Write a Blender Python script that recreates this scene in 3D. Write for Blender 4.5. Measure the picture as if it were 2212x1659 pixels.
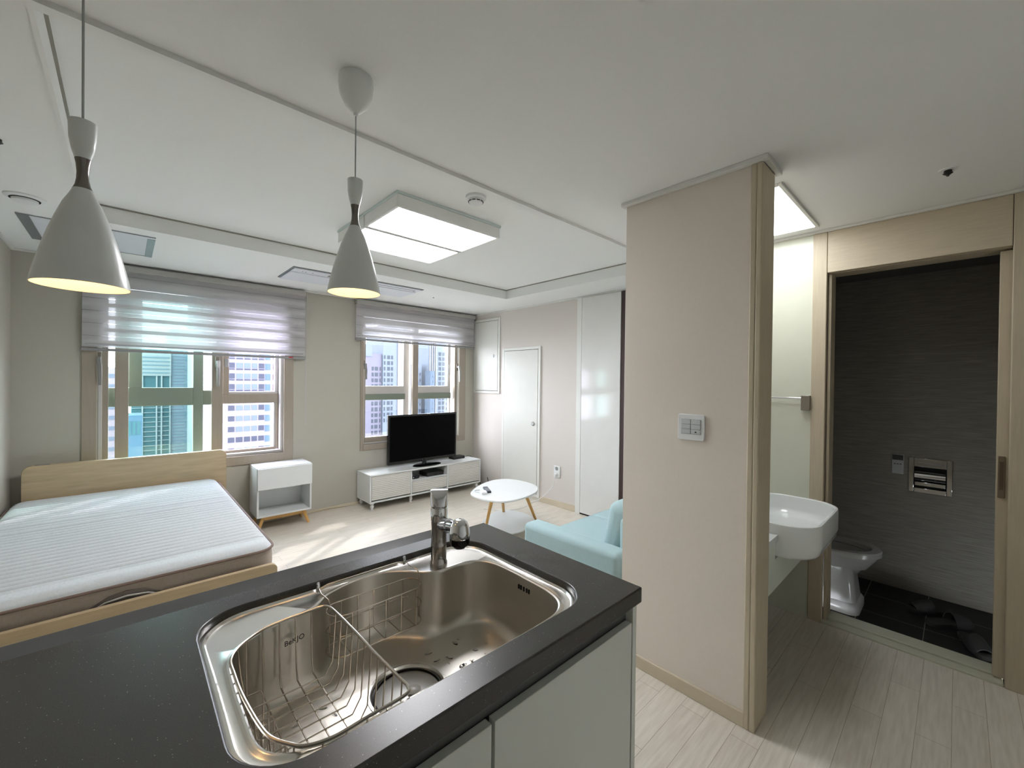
import bpy, bmesh, math, random
from mathutils import Vector, Matrix, noise
random.seed(7)
sc = bpy.context.scene
for o in list(bpy.data.objects):
    bpy.data.objects.remove(o)
C = sc.collection
PI = math.pi

# ------------------------------------------------------------ camera
CZ = 1.42
F_PX = 897.6
yaw, pitch, roll = math.radians(42.953), math.radians(-0.4234), math.radians(0.6562)
fwd = Vector((math.sin(yaw)*math.cos(pitch), math.cos(yaw)*math.cos(pitch), math.sin(pitch)))
rt0 = Vector((math.cos(yaw), -math.sin(yaw), 0)); up0 = rt0.cross(fwd)
rt = math.cos(roll)*rt0 + math.sin(roll)*up0
up = -math.sin(roll)*rt0 + math.cos(roll)*up0
cam_d = bpy.data.cameras.new('camera'); cam = bpy.data.objects.new('camera', cam_d); C.objects.link(cam)
cam.matrix_world = Matrix(((rt.x, up.x, -fwd.x, 0), (rt.y, up.y, -fwd.y, 0), (rt.z, up.z, -fwd.z, CZ), (0, 0, 0, 1)))
cam_d.sensor_width = 36; cam_d.sensor_fit = 'HORIZONTAL'; cam_d.lens = F_PX/2212*36
cam_d.clip_start = 0.02; cam_d.clip_end = 3000
sc.camera = cam

# ------------------------------------------------------------ light and exposure
EXPOSURE = 1.6
SKY = 6.5
SUN = .8
LED = 11.0
VANITY = 3.2
PENDANT = .16
w = bpy.data.worlds.new('sky'); sc.world = w; w.use_nodes = True
bgn = w.node_tree.nodes['Background']
bgn.inputs[0].default_value = (0.89, 0.93, 1.0, 1); bgn.inputs[1].default_value = SKY
sc.view_settings.view_transform = 'Standard'; sc.view_settings.look = 'None'
sc.view_settings.gamma = 1; sc.view_settings.use_curve_mapping = False
sc.view_settings.exposure = EXPOSURE
sun_d = bpy.data.lights.new('sun', 'SUN'); sun = bpy.data.objects.new('sun', sun_d); C.objects.link(sun)
sun_d.energy = SUN; sun_d.angle = math.radians(1.0); sun_d.color = (1, .96, .9)
sun.rotation_euler = Vector((-0.62, -0.50, -0.70)).to_track_quat('-Z', 'Y').to_euler()
sun.location = (20, 20, 30)

# ------------------------------------------------------------ materials
MATS = {}
def lin(c):
    return tuple(((v/255)/12.92 if v/255 <= .04045 else ((v/255+.055)/1.055)**2.4) for v in c) + (1,)
def mat(name, rgb, rough=.5, metal=0, bump=0, bscale=40, var=0, vscale=8, spec=.5, stretch=None, coat=0):
    if name in MATS: return MATS[name]
    m = bpy.data.materials.new(name); m.use_nodes = True; nt = m.node_tree; N = nt.nodes; Lk = nt.links
    b = N['Principled BSDF']
    b.inputs['Base Color'].default_value = lin(rgb); b.inputs['Roughness'].default_value = rough
    b.inputs['Metallic'].default_value = metal; b.inputs['Specular IOR Level'].default_value = spec
    b.inputs['Coat Weight'].default_value = coat
    tc = N.new('ShaderNodeTexCoord'); mp = N.new('ShaderNodeMapping'); Lk.new(tc.outputs['Object'], mp.inputs[0])
    if stretch: mp.inputs['Scale'].default_value = stretch
    nz = N.new('ShaderNodeTexNoise'); nz.inputs['Scale'].default_value = vscale; nz.inputs['Detail'].default_value = 5
    Lk.new(mp.outputs[0], nz.inputs['Vector'])
    mx = N.new('ShaderNodeMix'); mx.data_type = 'RGBA'; mx.blend_type = 'MIX'
    d = lin(tuple(max(0, v*(1-(var or .015))) for v in rgb)); u = lin(tuple(min(255, v*(1+(var or .015))) for v in rgb))
    mx.inputs[6].default_value = d; mx.inputs[7].default_value = u
    Lk.new(nz.outputs['Fac'], mx.inputs[0]); Lk.new(mx.outputs[2], b.inputs['Base Color'])
    if bump:
        n2 = N.new('ShaderNodeTexNoise'); n2.inputs['Scale'].default_value = bscale; n2.inputs['Detail'].default_value = 4
        Lk.new(mp.outputs[0], n2.inputs['Vector'])
        bp = N.new('ShaderNodeBump'); bp.inputs['Strength'].default_value = bump; bp.inputs['Distance'].default_value = .002
        Lk.new(n2.outputs['Fac'], bp.inputs['Height']); Lk.new(bp.outputs[0], b.inputs['Normal'])
    MATS[name] = m
    return m
def emit_mat(name, rgb, strength):
    m = mat(name, rgb, .4)
    b = m.node_tree.nodes['Principled BSDF']
    b.inputs['Emission Color'].default_value = lin(rgb); b.inputs['Emission Strength'].default_value = strength
    return m
WALL = mat('wallpaper_beige', (230, 220, 208), .85, bump=.25, bscale=350, var=.012, vscale=60)
WALLSHADE = mat('wallpaper_shaded', (184, 180, 168), .85, bump=.25, bscale=350, var=.012, vscale=60)  # same wallpaper, base colour darkened to carry the backlit window wall's shade
WALLR = mat('wallpaper_pale', (216, 209, 202), .85, bump=.2, bscale=350, var=.012, vscale=60)
CEIL = mat('ceiling_paper', (240, 241, 238), .9, bump=.15, bscale=500, var=.008, vscale=90)
TRIMW = mat('white_moulding', (228, 228, 222), .6)
WHITE = mat('white_laminate', (226, 229, 228), .35)
WHITEG = mat('white_gloss', (222, 221, 216), .09, spec=.28)
CABG = mat('light_grey_matt', (226, 229, 220), .42)
WOODF = mat('window_frame_foil', (160, 149, 134), .45, var=.04, vscale=5, stretch=(14, 14, 1.2))
WOODD = mat('door_casing_foil', (196, 183, 158), .5, var=.06, vscale=6, stretch=(16, 16, 1.2))
WOODH = mat('door_header_foil', (198, 185, 160), .5, var=.06, vscale=6, stretch=(16, 1.2, 16))
BASEB = mat('baseboard_foil', (207, 194, 170), .5, var=.03, vscale=4, stretch=(1, 1, 8))
OAK = mat('oak_veneer', (184, 164, 132), .5, var=.12, vscale=3, stretch=(1.5, 14, 14))
BEECH = mat('beech_wood', (214, 168, 100), .45, var=.08, vscale=8, stretch=(10, 10, 1.5))
CHROME = mat('chrome', (225, 226, 228), .06, 1)
NICKEL = mat('brushed_nickel', (150, 142, 132), .28, 1)
STEELW = mat('steel_wire', (190, 182, 170), .25, 1)
STEEL = mat('stainless_steel', (212, 208, 200), .36, 1, bump=.03, bscale=300)
STEELR = mat('stainless_rim', (226, 224, 219), .24, 1)
BLACK = mat('black_plastic', (12, 12, 13), .35)
BLACKG = mat('black_gloss', (4, 4, 5), .12)
SCREEN = mat('screen_glass', (2, 2, 2), .35, spec=.06)
DARK = mat('dark_gap', (22, 20, 18), .8)
DARKB = mat('dark_brown_edge', (58, 40, 36), .6)
LAMPW = mat('lamp_enamel', (232, 236, 234), .3)
LAMPC = mat('lamp_cord', (178, 182, 180), .5)
LAMPI = mat('lamp_inside', (250, 238, 215), .6)
PLASTW = mat('white_plastic', (232, 233, 232), .35)
PLASTG = mat('grey_plastic', (200, 203, 202), .4)
CERAM = mat('ceramic', (236, 240, 238), .12, coat=.4)
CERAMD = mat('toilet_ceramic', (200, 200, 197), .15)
ALU = mat('aluminium', (168, 168, 168), .35, 1)
PLATE = mat('bronze_plate', (128, 112, 92), .4, .6)
SOFA = mat('mint_fabric', (172, 198, 201), .95, bump=.6, bscale=700, var=.03, vscale=120)
MATTF = mat('mattress_side', (176, 164, 152), .9, bump=.4, bscale=300, var=.05, vscale=90)
PIPE = mat('mattress_piping', (122, 104, 94), .8)
DOWN = mat('cassette_panel', (222, 225, 230), .45)
VENTG = mat('vent_grey', (120, 126, 126), .5)
TEAL = mat('vent_blue_grey', (150, 170, 172), .4)
GREENW = mat('back_painted_panel', (216, 218, 200), .22)
SKIRTG = mat('vanity_board', (226, 232, 220), .4)
RUBBER = mat('slipper_rubber', (52, 52, 50), .7, bump=.8, bscale=200, var=.2, vscale=150)
KITW = mat('kitchen_bounce_white', (240, 240, 236), .5)
SILL = mat('door_sill', (196, 196, 176), .45, var=.03, vscale=20)

def floor_mat():
    m = bpy.data.materials.new('plank_floor'); m.use_nodes = True; nt = m.node_tree; N = nt.nodes; L = nt.links
    b = N['Principled BSDF']; b.inputs['Roughness'].default_value = .34; b.inputs['Specular IOR Level'].default_value = .45
    tc = N.new('ShaderNodeTexCoord')
    br = N.new('ShaderNodeTexBrick'); L.new(tc.outputs['Object'], br.inputs['Vector'])
    br.inputs['Scale'].default_value = 1; br.inputs['Brick Width'].default_value = .9; br.inputs['Row Height'].default_value = .102
    br.inputs['Mortar Size'].default_value = .0009; br.inputs['Mortar Smooth'].default_value = .3
    br.offset = .37; br.offset_frequency = 2
    br.inputs['Color1'].default_value = lin((226, 219, 206)); br.inputs['Color2'].default_value = lin((220, 212, 199))
    br.inputs['Mortar'].default_value = lin((158, 148, 134))
    mp = N.new('ShaderNodeMapping'); L.new(tc.outputs['Object'], mp.inputs[0]); mp.inputs['Scale'].default_value = (1.2, 14, 1)
    nz = N.new('ShaderNodeTexNoise'); nz.inputs['Scale'].default_value = 5; nz.inputs['Detail'].default_value = 6; L.new(mp.outputs[0], nz.inputs['Vector'])
    cr = N.new('ShaderNodeValToRGB'); cr.color_ramp.elements[0].color = (.84, .82, .79, 1); cr.color_ramp.elements[1].color = (1, 1, 1, 1)
    cr.color_ramp.elements[0].position = .3; cr.color_ramp.elements[1].position = .65
    L.new(nz.outputs['Fac'], cr.inputs[0])
    mx = N.new('ShaderNodeMix'); mx.data_type = 'RGBA'; mx.blend_type = 'MULTIPLY'; mx.inputs[0].default_value = 1
    L.new(br.outputs['Color'], mx.inputs[6]); L.new(cr.outputs[0], mx.inputs[7]); L.new(mx.outputs[2], b.inputs['Base Color'])
    return m
FLOOR = floor_mat()
def counter_mat():
    m = bpy.data.materials.new('dark_speckled_stone'); m.use_nodes = True; nt = m.node_tree; N = nt.nodes; L = nt.links
    b = N['Principled BSDF']; b.inputs['Roughness'].default_value = .27; b.inputs['Specular IOR Level'].default_value = .45
    tc = N.new('ShaderNodeTexCoord'); vo = N.new('ShaderNodeTexVoronoi'); vo.inputs['Scale'].default_value = 210; L.new(tc.outputs['Object'], vo.inputs['Vector'])
    lt = N.new('ShaderNodeMath'); lt.operation = 'LESS_THAN'; lt.inputs[1].default_value = .13; L.new(vo.outputs['Distance'], lt.inputs[0])
    sp = N.new('ShaderNodeSeparateColor'); L.new(vo.outputs['Color'], sp.inputs[0])
    gt = N.new('ShaderNodeMath'); gt.operation = 'GREATER_THAN'; gt.inputs[1].default_value = .86; L.new(sp.outputs[0], gt.inputs[0])
    mu = N.new('ShaderNodeMath'); mu.operation = 'MULTIPLY'; L.new(lt.outputs[0], mu.inputs[0]); L.new(gt.outputs[0], mu.inputs[1])
    nz = N.new('ShaderNodeTexNoise'); nz.inputs['Scale'].default_value = 400; L.new(tc.outputs['Object'], nz.inputs['Vector'])
    cr = N.new('ShaderNodeValToRGB'); cr.color_ramp.elements[0].color = lin((54, 53, 51)); cr.color_ramp.elements[1].color = lin((72, 71, 67)); L.new(nz.outputs['Fac'], cr.inputs[0])
    mx = N.new('ShaderNodeMix'); mx.data_type = 'RGBA'; mx.inputs[7].default_value = lin((150, 148, 140))
    L.new(mu.outputs[0], mx.inputs[0]); L.new(cr.outputs[0], mx.inputs[6]); L.new(mx.outputs[2], b.inputs['Base Color'])
    return m
STONE = counter_mat()
def tile_wall_mat():
    m = bpy.data.materials.new('grey_ribbed_tile'); m.use_nodes = True; nt = m.node_tree; N = nt.nodes; L = nt.links
    b = N['Principled BSDF']; b.inputs['Roughness'].default_value = .5
    tc = N.new('ShaderNodeTexCoord'); mp = N.new('ShaderNodeMapping'); L.new(tc.outputs['Object'], mp.inputs[0]); mp.inputs['Scale'].default_value = (1, 2.5, 110)
    nz = N.new('ShaderNodeTexNoise'); nz.inputs['Scale'].default_value = 3; nz.inputs['Detail'].default_value = 4; L.new(mp.outputs[0], nz.inputs['Vector'])
    cr = N.new('ShaderNodeValToRGB'); cr.color_ramp.elements[0].color = lin((130, 127, 117)); cr.color_ramp.elements[1].color = lin((166, 162, 150)); L.new(nz.outputs['Fac'], cr.inputs[0])
    cr.color_ramp.elements[0].position = .3; cr.color_ramp.elements[1].position = .7
    sx = N.new('ShaderNodeSeparateXYZ'); L.new(tc.outputs['Object'], sx.inputs[0])
    cb = N.new('ShaderNodeCombineXYZ'); ay = N.new('ShaderNodeMath'); ay.inputs[1].default_value = 20; L.new(sx.outputs['Y'], ay.inputs[0]); L.new(ay.outputs[0], cb.inputs[0]); L.new(sx.outputs['Z'], cb.inputs[1])
    br = N.new('ShaderNodeTexBrick'); L.new(cb.outputs[0], br.inputs['Vector']); br.inputs['Scale'].default_value = 1; br.inputs['Brick Width'].default_value = 60
    br.inputs['Row Height'].default_value = .33; br.inputs['Mortar Size'].default_value = .0015; br.offset = 0
    cb.inputs[2].default_value = 0
    br.inputs['Color1'].default_value = (1, 1, 1, 1); br.inputs['Color2'].default_value = (1, 1, 1, 1); br.inputs['Mortar'].default_value = (1.25, 1.25, 1.25, 1)
    mx = N.new('ShaderNodeMix'); mx.data_type = 'RGBA'; mx.blend_type = 'MULTIPLY'; mx.inputs[0].default_value = 1
    L.new(cr.outputs[0], mx.inputs[6]); L.new(br.outputs['Color'], mx.inputs[7]); L.new(mx.outputs[2], b.inputs['Base Color'])
    return m
TILEW = tile_wall_mat()
def tile_floor_mat():
    m = bpy.data.materials.new('black_floor_tile'); m.use_nodes = True; nt = m.node_tree; N = nt.nodes; L = nt.links
    b = N['Principled BSDF']; b.inputs['Roughness'].default_value = .5
    tc = N.new('ShaderNodeTexCoord'); mp = N.new('ShaderNodeMapping'); L.new(tc.outputs['Object'], mp.inputs[0])
    mp.inputs['Location'].default_value = (-3.66+.0, .19, 0)
    br = N.new('ShaderNodeTexBrick'); L.new(mp.outputs[0], br.inputs['Vector']); br.inputs['Scale'].default_value = 1; br.inputs['Brick Width'].default_value = .315
    br.inputs['Row Height'].default_value = .315; br.inputs['Mortar Size'].default_value = .002; br.offset = 0
    br.inputs['Color1'].default_value = lin((30, 30, 30)); br.inputs['Color2'].default_value = lin((34, 34, 33)); br.inputs['Mortar'].default_value = lin((150, 146, 138))
    L.new(br.outputs['Color'], b.inputs['Base Color'])
    return m
TILEF = tile_floor_mat()
def glass_mat(name, tint):
    m = bpy.data.materials.new(name); m.use_nodes = True; nt = m.node_tree; N = nt.nodes; L = nt.links
    N.remove(N['Principled BSDF'])
    tr = N.new('ShaderNodeBsdfTransparent'); tr.inputs[0].default_value = tint
    gl = N.new('ShaderNodeBsdfGlossy'); gl.inputs['Roughness'].default_value = .02
    mx = N.new('ShaderNodeMixShader'); mx.inputs[0].default_value = .05
    L.new(tr.outputs[0], mx.inputs[1]); L.new(gl.outputs[0], mx.inputs[2]); L.new(mx.outputs[0], N['Material Output'].inputs[0])
    return m
GLASS = glass_mat('clear_glass', (.95, .96, .98, 1))
GLASSG = glass_mat('green_glass', (.74, .93, .90, 1))
GLASSP = glass_mat('faint_violet_glass', (.93, .90, .99, 1))
def blind_mat():
    m = bpy.data.materials.new('zebra_blind_fabric'); m.use_nodes = True; nt = m.node_tree; N = nt.nodes; L = nt.links
    N.remove(N['Principled BSDF'])
    tc = N.new('ShaderNodeTexCoord'); sx = N.new('ShaderNodeSeparateXYZ'); L.new(tc.outputs['Object'], sx.inputs[0])
    dv = N.new('ShaderNodeMath'); dv.operation = 'DIVIDE'; dv.inputs[1].default_value = .0985; L.new(sx.outputs['Z'], dv.inputs[0])
    fr = N.new('ShaderNodeMath'); fr.operation = 'FRACT'; L.new(dv.outputs[0], fr.inputs[0])
    rp = N.new('ShaderNodeValToRGB'); rp.color_ramp.interpolation = 'LINEAR'; L.new(fr.outputs[0], rp.inputs[0])
    e = rp.color_ramp.elements   # dense overlap, single layer, narrow slit
    e[0].position = 0; e[0].color = (.002, .002, .002, 1); e[1].position = .28; e[1].color = (.002, .002, .002, 1)
    for p, v in ((.31, .025), (.62, .028), (.63, .45), (.65, .45), (.66, .028), (.97, .025), (1, .002)):
        k = e.new(p); k.color = (v, v, v, 1)
    ms = nt.nodes.new('ShaderNodeMath'); ms.operation = 'MULTIPLY'; ms.inputs[1].default_value = 1; L.new(rp.outputs[0], ms.inputs[0])
    df = N.new('ShaderNodeBsdfDiffuse'); df.inputs[0].default_value = lin((200, 198, 198))
    tl = N.new('ShaderNodeBsdfTranslucent'); tl.inputs[0].default_value = lin((196, 194, 198))
    m1 = N.new('ShaderNodeMixShader'); m1.inputs[0].default_value = .14; L.new(df.outputs[0], m1.inputs[1]); L.new(tl.outputs[0], m1.inputs[2])
    ma = N.new('ShaderNodeMath'); ma.operation = 'MULTIPLY_ADD'; ma.use_clamp = True; ma.inputs[1].default_value = 9.0; ma.inputs[2].default_value = .08; L.new(rp.outputs[0], ma.inputs[0]); L.new(ma.outputs[0], m1.inputs[0])
    tr = N.new('ShaderNodeBsdfTransparent')
    m2 = N.new('ShaderNodeMixShader'); L.new(ms.outputs[0], m2.inputs[0]); L.new(m1.outputs[0], m2.inputs[1]); L.new(tr.outputs[0], m2.inputs[2])
    L.new(m2.outputs[0], N['Material Output'].inputs[0])
    return m
BLIND = blind_mat()
def led_mat(name, x0, x1, ys, base, peak):
    """diffuser that glows, brighter where a tube sits behind it (object space)"""
    m = bpy.data.materials.new(name); m.use_nodes = True; nt = m.node_tree; N = nt.nodes; L = nt.links
    b = N['Principled BSDF']; b.inputs['Base Color'].default_value = (.8, .85, .85, 1); b.inputs['Roughness'].default_value = .4
    tc = N.new('ShaderNodeTexCoord'); sx = N.new('ShaderNodeSeparateXYZ'); L.new(tc.outputs['Object'], sx.inputs[0])
    tot = None
    for y in ys:
        a = N.new('ShaderNodeMath'); a.operation = 'SUBTRACT'; a.inputs[1].default_value = y; L.new(sx.outputs['Y'], a.inputs[0])
        p = N.new('ShaderNodeMath'); p.operation = 'MULTIPLY'; L.new(a.outputs[0], p.inputs[0]); L.new(a.outputs[0], p.inputs[1])
        q = N.new('ShaderNodeMath'); q.operation = 'MULTIPLY'; q.inputs[1].default_value = -1/(.045**2); L.new(p.outputs[0], q.inputs[0])
        ex = N.new('ShaderNodeMath'); ex.operation = 'EXPONENT'; L.new(q.outputs[0], ex.inputs[0])
        if tot is None: tot = ex
        else:
            ad = N.new('ShaderNodeMath'); ad.operation = 'ADD'; L.new(tot.outputs[0], ad.inputs[0]); L.new(ex.outputs[0], ad.inputs[1]); tot = ad
    ab = N.new('ShaderNodeMath'); ab.operation = 'ABSOLUTE'; L.new(sx.outputs['X'], ab.inputs[0])
    mr = N.new('ShaderNodeMapRange'); mr.inputs[1].default_value = x0; mr.inputs[2].default_value = x1; mr.inputs[3].default_value = 1; mr.inputs[4].default_value = 0
    mr.interpolation_type = 'SMOOTHSTEP'; L.new(ab.outputs[0], mr.inputs[0])
    mu = N.new('ShaderNodeMath'); mu.operation = 'MULTIPLY'; L.new(tot.outputs[0], mu.inputs[0]); L.new(mr.outputs[0], mu.inputs[1])
    st = N.new('ShaderNodeMath'); st.operation = 'MULTIPLY_ADD'; st.inputs[1].default_value = peak; st.inputs[2].default_value = base; L.new(mu.outputs[0], st.inputs[0])
    b.inputs['Emission Color'].default_value = (.97, .965, 1, 1); L.new(st.outputs[0], b.inputs['Emission Strength'])
    return m
LEDM = led_mat('led_diffuser', .16, .33, (-.085, .085), LED*.30, LED*1.15)
VANM = emit_mat('vanity_diffuser', (246, 250, 255), VANITY)
def quilt_mat():
    m = mat('mattress_top', (208, 212, 214), .9, bump=.5, bscale=90, var=.02, vscale=40)
    return m
QUILT = quilt_mat()

# ------------------------------------------------------------ mesh helpers
class MB:
    def __init__(s): s.bm = bmesh.new()
    def box(s, x0, y0, z0, x1, y1, z1):
        if x0 > x1: x0, x1 = x1, x0
        if y0 > y1: y0, y1 = y1, y0
        if z0 > z1: z0, z1 = z1, z0
        v = [s.bm.verts.new(p) for p in ((x0,y0,z0),(x1,y0,z0),(x1,y1,z0),(x0,y1,z0),(x0,y0,z1),(x1,y0,z1),(x1,y1,z1),(x0,y1,z1))]
        for f in ((3,2,1,0),(4,5,6,7),(0,1,5,4),(1,2,6,5),(2,3,7,6),(3,0,4,7)): s.bm.faces.new([v[i] for i in f])
        return s
    def hexa(s, p):   # 8 points, bottom loop then top loop
        v = [s.bm.verts.new(q) for q in p]
        for f in ((3,2,1,0),(4,5,6,7),(0,1,5,4),(1,2,6,5),(2,3,7,6),(3,0,4,7)): s.bm.faces.new([v[i] for i in f])
        return s
    def rings(s, rs, close=True, cap0=True, cap1=True):
        vs = [[s.bm.verts.new(p) for p in r] for r in rs]
        n = len(rs[0])
        for a, b in zip(vs, vs[1:]):
            for i in range(n if close else n-1):
                j = (i+1) % n
                s.bm.faces.new((a[i], a[j], b[j], b[i]))
        if cap0 and close: s.bm.faces.new(list(reversed(vs[0])))
        if cap1 and close: s.bm.faces.new(vs[-1])
        return s
    def lathe(s, prof, c=(0,0,0), n=40, axis='z', cap0=True, cap1=True, sx=1, sy=1):
        rs = []
        for r, h in prof:
            ring = []
            for i in range(n):
                a = 2*PI*i/n; x, y = r*math.cos(a)*sx, r*math.sin(a)*sy
                p = (x, y, h) if axis == 'z' else ((h, x, y) if axis == 'x' else (x, h, y))
                ring.append((p[0]+c[0], p[1]+c[1], p[2]+c[2]))
            rs.append(ring)
        return s.rings(rs, True, cap0, cap1)
    def tube(s, pts, r, n=8, closed=False, r1=None):
        pts = [Vector(p) for p in pts]; m = len(pts); rs = []
        up_ = None
        for i, p in enumerate(pts):
            if closed: t = (pts[(i+1) % m]-pts[i-1])
            else: t = pts[min(i+1, m-1)]-pts[max(i-1, 0)]
            t.normalize()
            if up_ is None:
                up_ = Vector((0,0,1)) if abs(t.z) < .9 else Vector((1,0,0))
            a = up_ - t*up_.dot(t)
            if a.length < 1e-4: a = t.orthogonal()
            a.normalize(); up_ = a; b = t.cross(a)
            rr = r if r1 is None else r+(r1-r)*i/(m-1)
            rs.append([p+a*rr*math.cos(2*PI*k/n)+b*rr*math.sin(2*PI*k/n) for k in range(n)])
        if closed:
            vs = [[s.bm.verts.new(q) for q in rr] for rr in rs]
            for i in range(m):
                a, b = vs[i], vs[(i+1) % m]
                for k in range(n): s.bm.faces.new((a[k], a[(k+1) % n], b[(k+1) % n], b[k]))
            return s
        return s.rings(rs)
    def prism(s, poly, z0, z1):   # polygon in xy
        return s.rings([[(x, y, z0) for x, y in poly], [(x, y, z1) for x, y in poly]])
    def xf(s, M): bmesh.ops.transform(s.bm, matrix=M, verts=s.bm.verts); return s
    def build(s, name, m, parent=None, bevel=0, segs=2, smooth=True, subsurf=0):
        bmesh.ops.recalc_face_normals(s.bm, faces=s.bm.faces)
        me = bpy.data.meshes.new(name); s.bm.to_mesh(me); s.bm.free()
        o = bpy.data.objects.new(name, me); C.objects.link(o)
        me.materials.append(m)
        if parent:
            o.parent = parent
            o.matrix_parent_inverse = Matrix.Translation(parent.location).inverted()
        if bevel:
            md = o.modifiers.new('bevel', 'BEVEL'); md.width = bevel; md.segments = segs; md.limit_method = 'ANGLE'; md.angle_limit = math.radians(40)
            md.harden_normals = False
        if subsurf:
            md = o.modifiers.new('subsurf', 'SUBSURF'); md.levels = subsurf; md.render_levels = subsurf
        if smooth:
            for p in me.polygons: p.use_smooth = True
            try: me.set_sharp_from_angle(angle=math.radians(38))
            except Exception: pass
        return o
def box(name, m, a, b, parent=None, bevel=0, **k): return MB().box(*a, *b).build(name, m, parent, bevel, **k)
def tag(o, label=None, cat=None, group=None, kind=None):
    if label: o['label'] = label
    if cat: o['category'] = cat
    if group: o['group'] = group
    if kind: o['kind'] = kind
    return o
def thing(name, label, cat, loc, group=None):
    o = bpy.data.objects.new(name, None); C.objects.link(o); o.location = loc; o.empty_display_size = .05
    return tag(o, label, cat, group)
def struct(o): o['kind'] = 'structure'; return o
def dup(o, loc, label=None):
    def cp(q, par):
        c = q.copy(); C.objects.link(c)
        if par: c.parent = par
        for ch in list(q.children): cp(ch, c)
        return c
    r = cp(o, None); r.location = loc
    if label: r['label'] = label
    return r
def rrect(x0, y0, x1, y1, r, n=8):
    p = []
    for cx, cy, a0 in ((x1-r, y0+r, -90), (x1-r, y1-r, 0), (x0+r, y1-r, 90), (x0+r, y0+r, 180)):
        for i in range(n+1):
            a = math.radians(a0+90*i/n); p.append((cx+r*math.cos(a), cy+r*math.sin(a)))
    return p
def catmull(pts, k=8, closed=True):
    out = []; n = len(pts)
    for i in range(n if closed else n-1):
        if closed: p0, p1, p2, p3 = (Vector(pts[(i+j) % n]) for j in (-1, 0, 1, 2))
        else: p0, p1, p2, p3 = (Vector(pts[max(0, min(n-1, i+j))]) for j in (-1, 0, 1, 2))
        for j in range(k):
            t = j/k
            out.append(.5*((2*p1)+(-p0+p2)*t+(2*p0-5*p1+4*p2-p3)*t*t+(-p0+3*p1-3*p2+p3)*t**3))
    if not closed: out.append(Vector(pts[-1]))
    return out

# ------------------------------------------------------------ room shell
XL, XR, YW, XB = -.605, 3.60, 4.65, 3.05
ZC, ZT = 2.335, 2.435
YK = -1.3
struct(box('floor', FLOOR, (XL-.1, YK-.1, -.05), (XB+.02, YW+.3, 0)))
o = MB().box(XB+.02, 1.17, -.05, XR+.1, YW+.3, 0).build('floor', FLOOR); struct(o)
# walls
def win_wall():
    b = MB()
    z0 = 0; T = .26; y0, y1 = YW, YW+T
    W1 = (-.16, 1.178, .675, 2.20); W2 = (2.0, 3.33, .665, 2.20)
    b.box(XL-.12, y0, z0, W1[0], y1, 2.6); b.box(W1[1], y0, z0, W2[0], y1, 2.6); b.box(W2[1], y0, z0, XR+.12, y1, 2.6)
    for W in (W1, W2):
        b.box(W[0], y0, z0, W[1], y1, W[2]); b.box(W[0], y0, W[3], W[1], y1, 2.6)
    return b
struct(win_wall().build('wall_far', WALLSHADE))
struct(box('wall_left', WALLSHADE, (XL-.12, YK-.1, 0), (XL, YW, 2.6)))
struct(box('wall_back', KITW, (XL, YK-.12, 0), (XB+.1, YK, 2.6)))
struct(box('wall_right', WALLR, (XR, 1.17, 0), (XR+.12, YW, 2.6)))
struct(box('wall_vanity', WALLR, (2.02, 1.06, 0), (4.3, 1.17, 2.6)))
struct(box('wall_stub', WALL, (1.88, .565, 0), (2.02, 1.17, ZC+.01)))
# wall with bathroom door opening
b = MB(); b.box(XB+.003, .61, 0, XB+.10, 1.06, 2.6); b.box(XB+.003, YK, 0, XB+.10, -.5, 2.6); b.box(XB+.003, -.5, 2.09, XB+.10, .61, 2.6)
struct(b.build('wall_bathroom_front', WALL))
struct(box('wall_bathroom_panel', GREENW, (XB-.012, .607, 0), (XB+.003, 1.06, ZC)))
# bathroom shell
struct(box('wall_bathroom_far', TILEW, (4.25, -1.0, -.1), (4.37, 1.06, 2.6)))
struct(box('wall_bathroom_side', TILEW, (XB+.1, -1.1, -.1), (4.37, -1.0, 2.6)))
struct(box('wall_bathroom_end', TILEW, (XB+.1, 1.05, -.1), (4.25, 1.06, 2.4)))
struct(box('floor_bathroom', TILEF, (XB+.02, -1.1, -.16), (4.3, 1.17, -.1)))
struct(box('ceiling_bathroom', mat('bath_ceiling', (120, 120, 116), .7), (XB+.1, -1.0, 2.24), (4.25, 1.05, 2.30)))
# ceiling with the shallow tray
b = MB(); tx0, tx1, ty0, ty1 = -.17, 3.12, 1.56, 3.465
b.box(XL-.1, YK-.1, ZC, XR+.1, ty0, 2.62); b.box(XL-.1, ty1, ZC, XR+.1, YW, 2.62)
b.box(XL-.1, ty0, ZC, tx0, ty1, 2.62); b.box(tx1, ty0, ZC, XR+.1, ty1, 2.62); b.box(tx0, ty0, ZT, tx1, ty1, 2.62)
struct(b.build('ceiling', CEIL, smooth=False))
# thin shadow gap mouldings inside the tray and round the walls
GAP = mat('moulding_shadow_gap', (150, 148, 138), .8)
b = MB(); e = .008
b.box(tx0, ty1-e, ZT-e, tx1, ty1, ZT); b.box(tx1-e, ty0, ZT-e, tx1, ty1, ZT); b.box(tx0, ty0, ZT-e, tx0+e, ty1, ZT)
struct(b.build('trim_1', GAP))
b = MB(); b.box(tx0-.03, ty0-.035, ZC-.016, tx1+.0, ty0, ZC)
struct(b.build('trim_2', CEIL))
b = MB(); b.box(tx0-.012, ty0, ZC-.004, tx0, ty1, ZC); struct(b.build('trim_3', CEIL))
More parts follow.
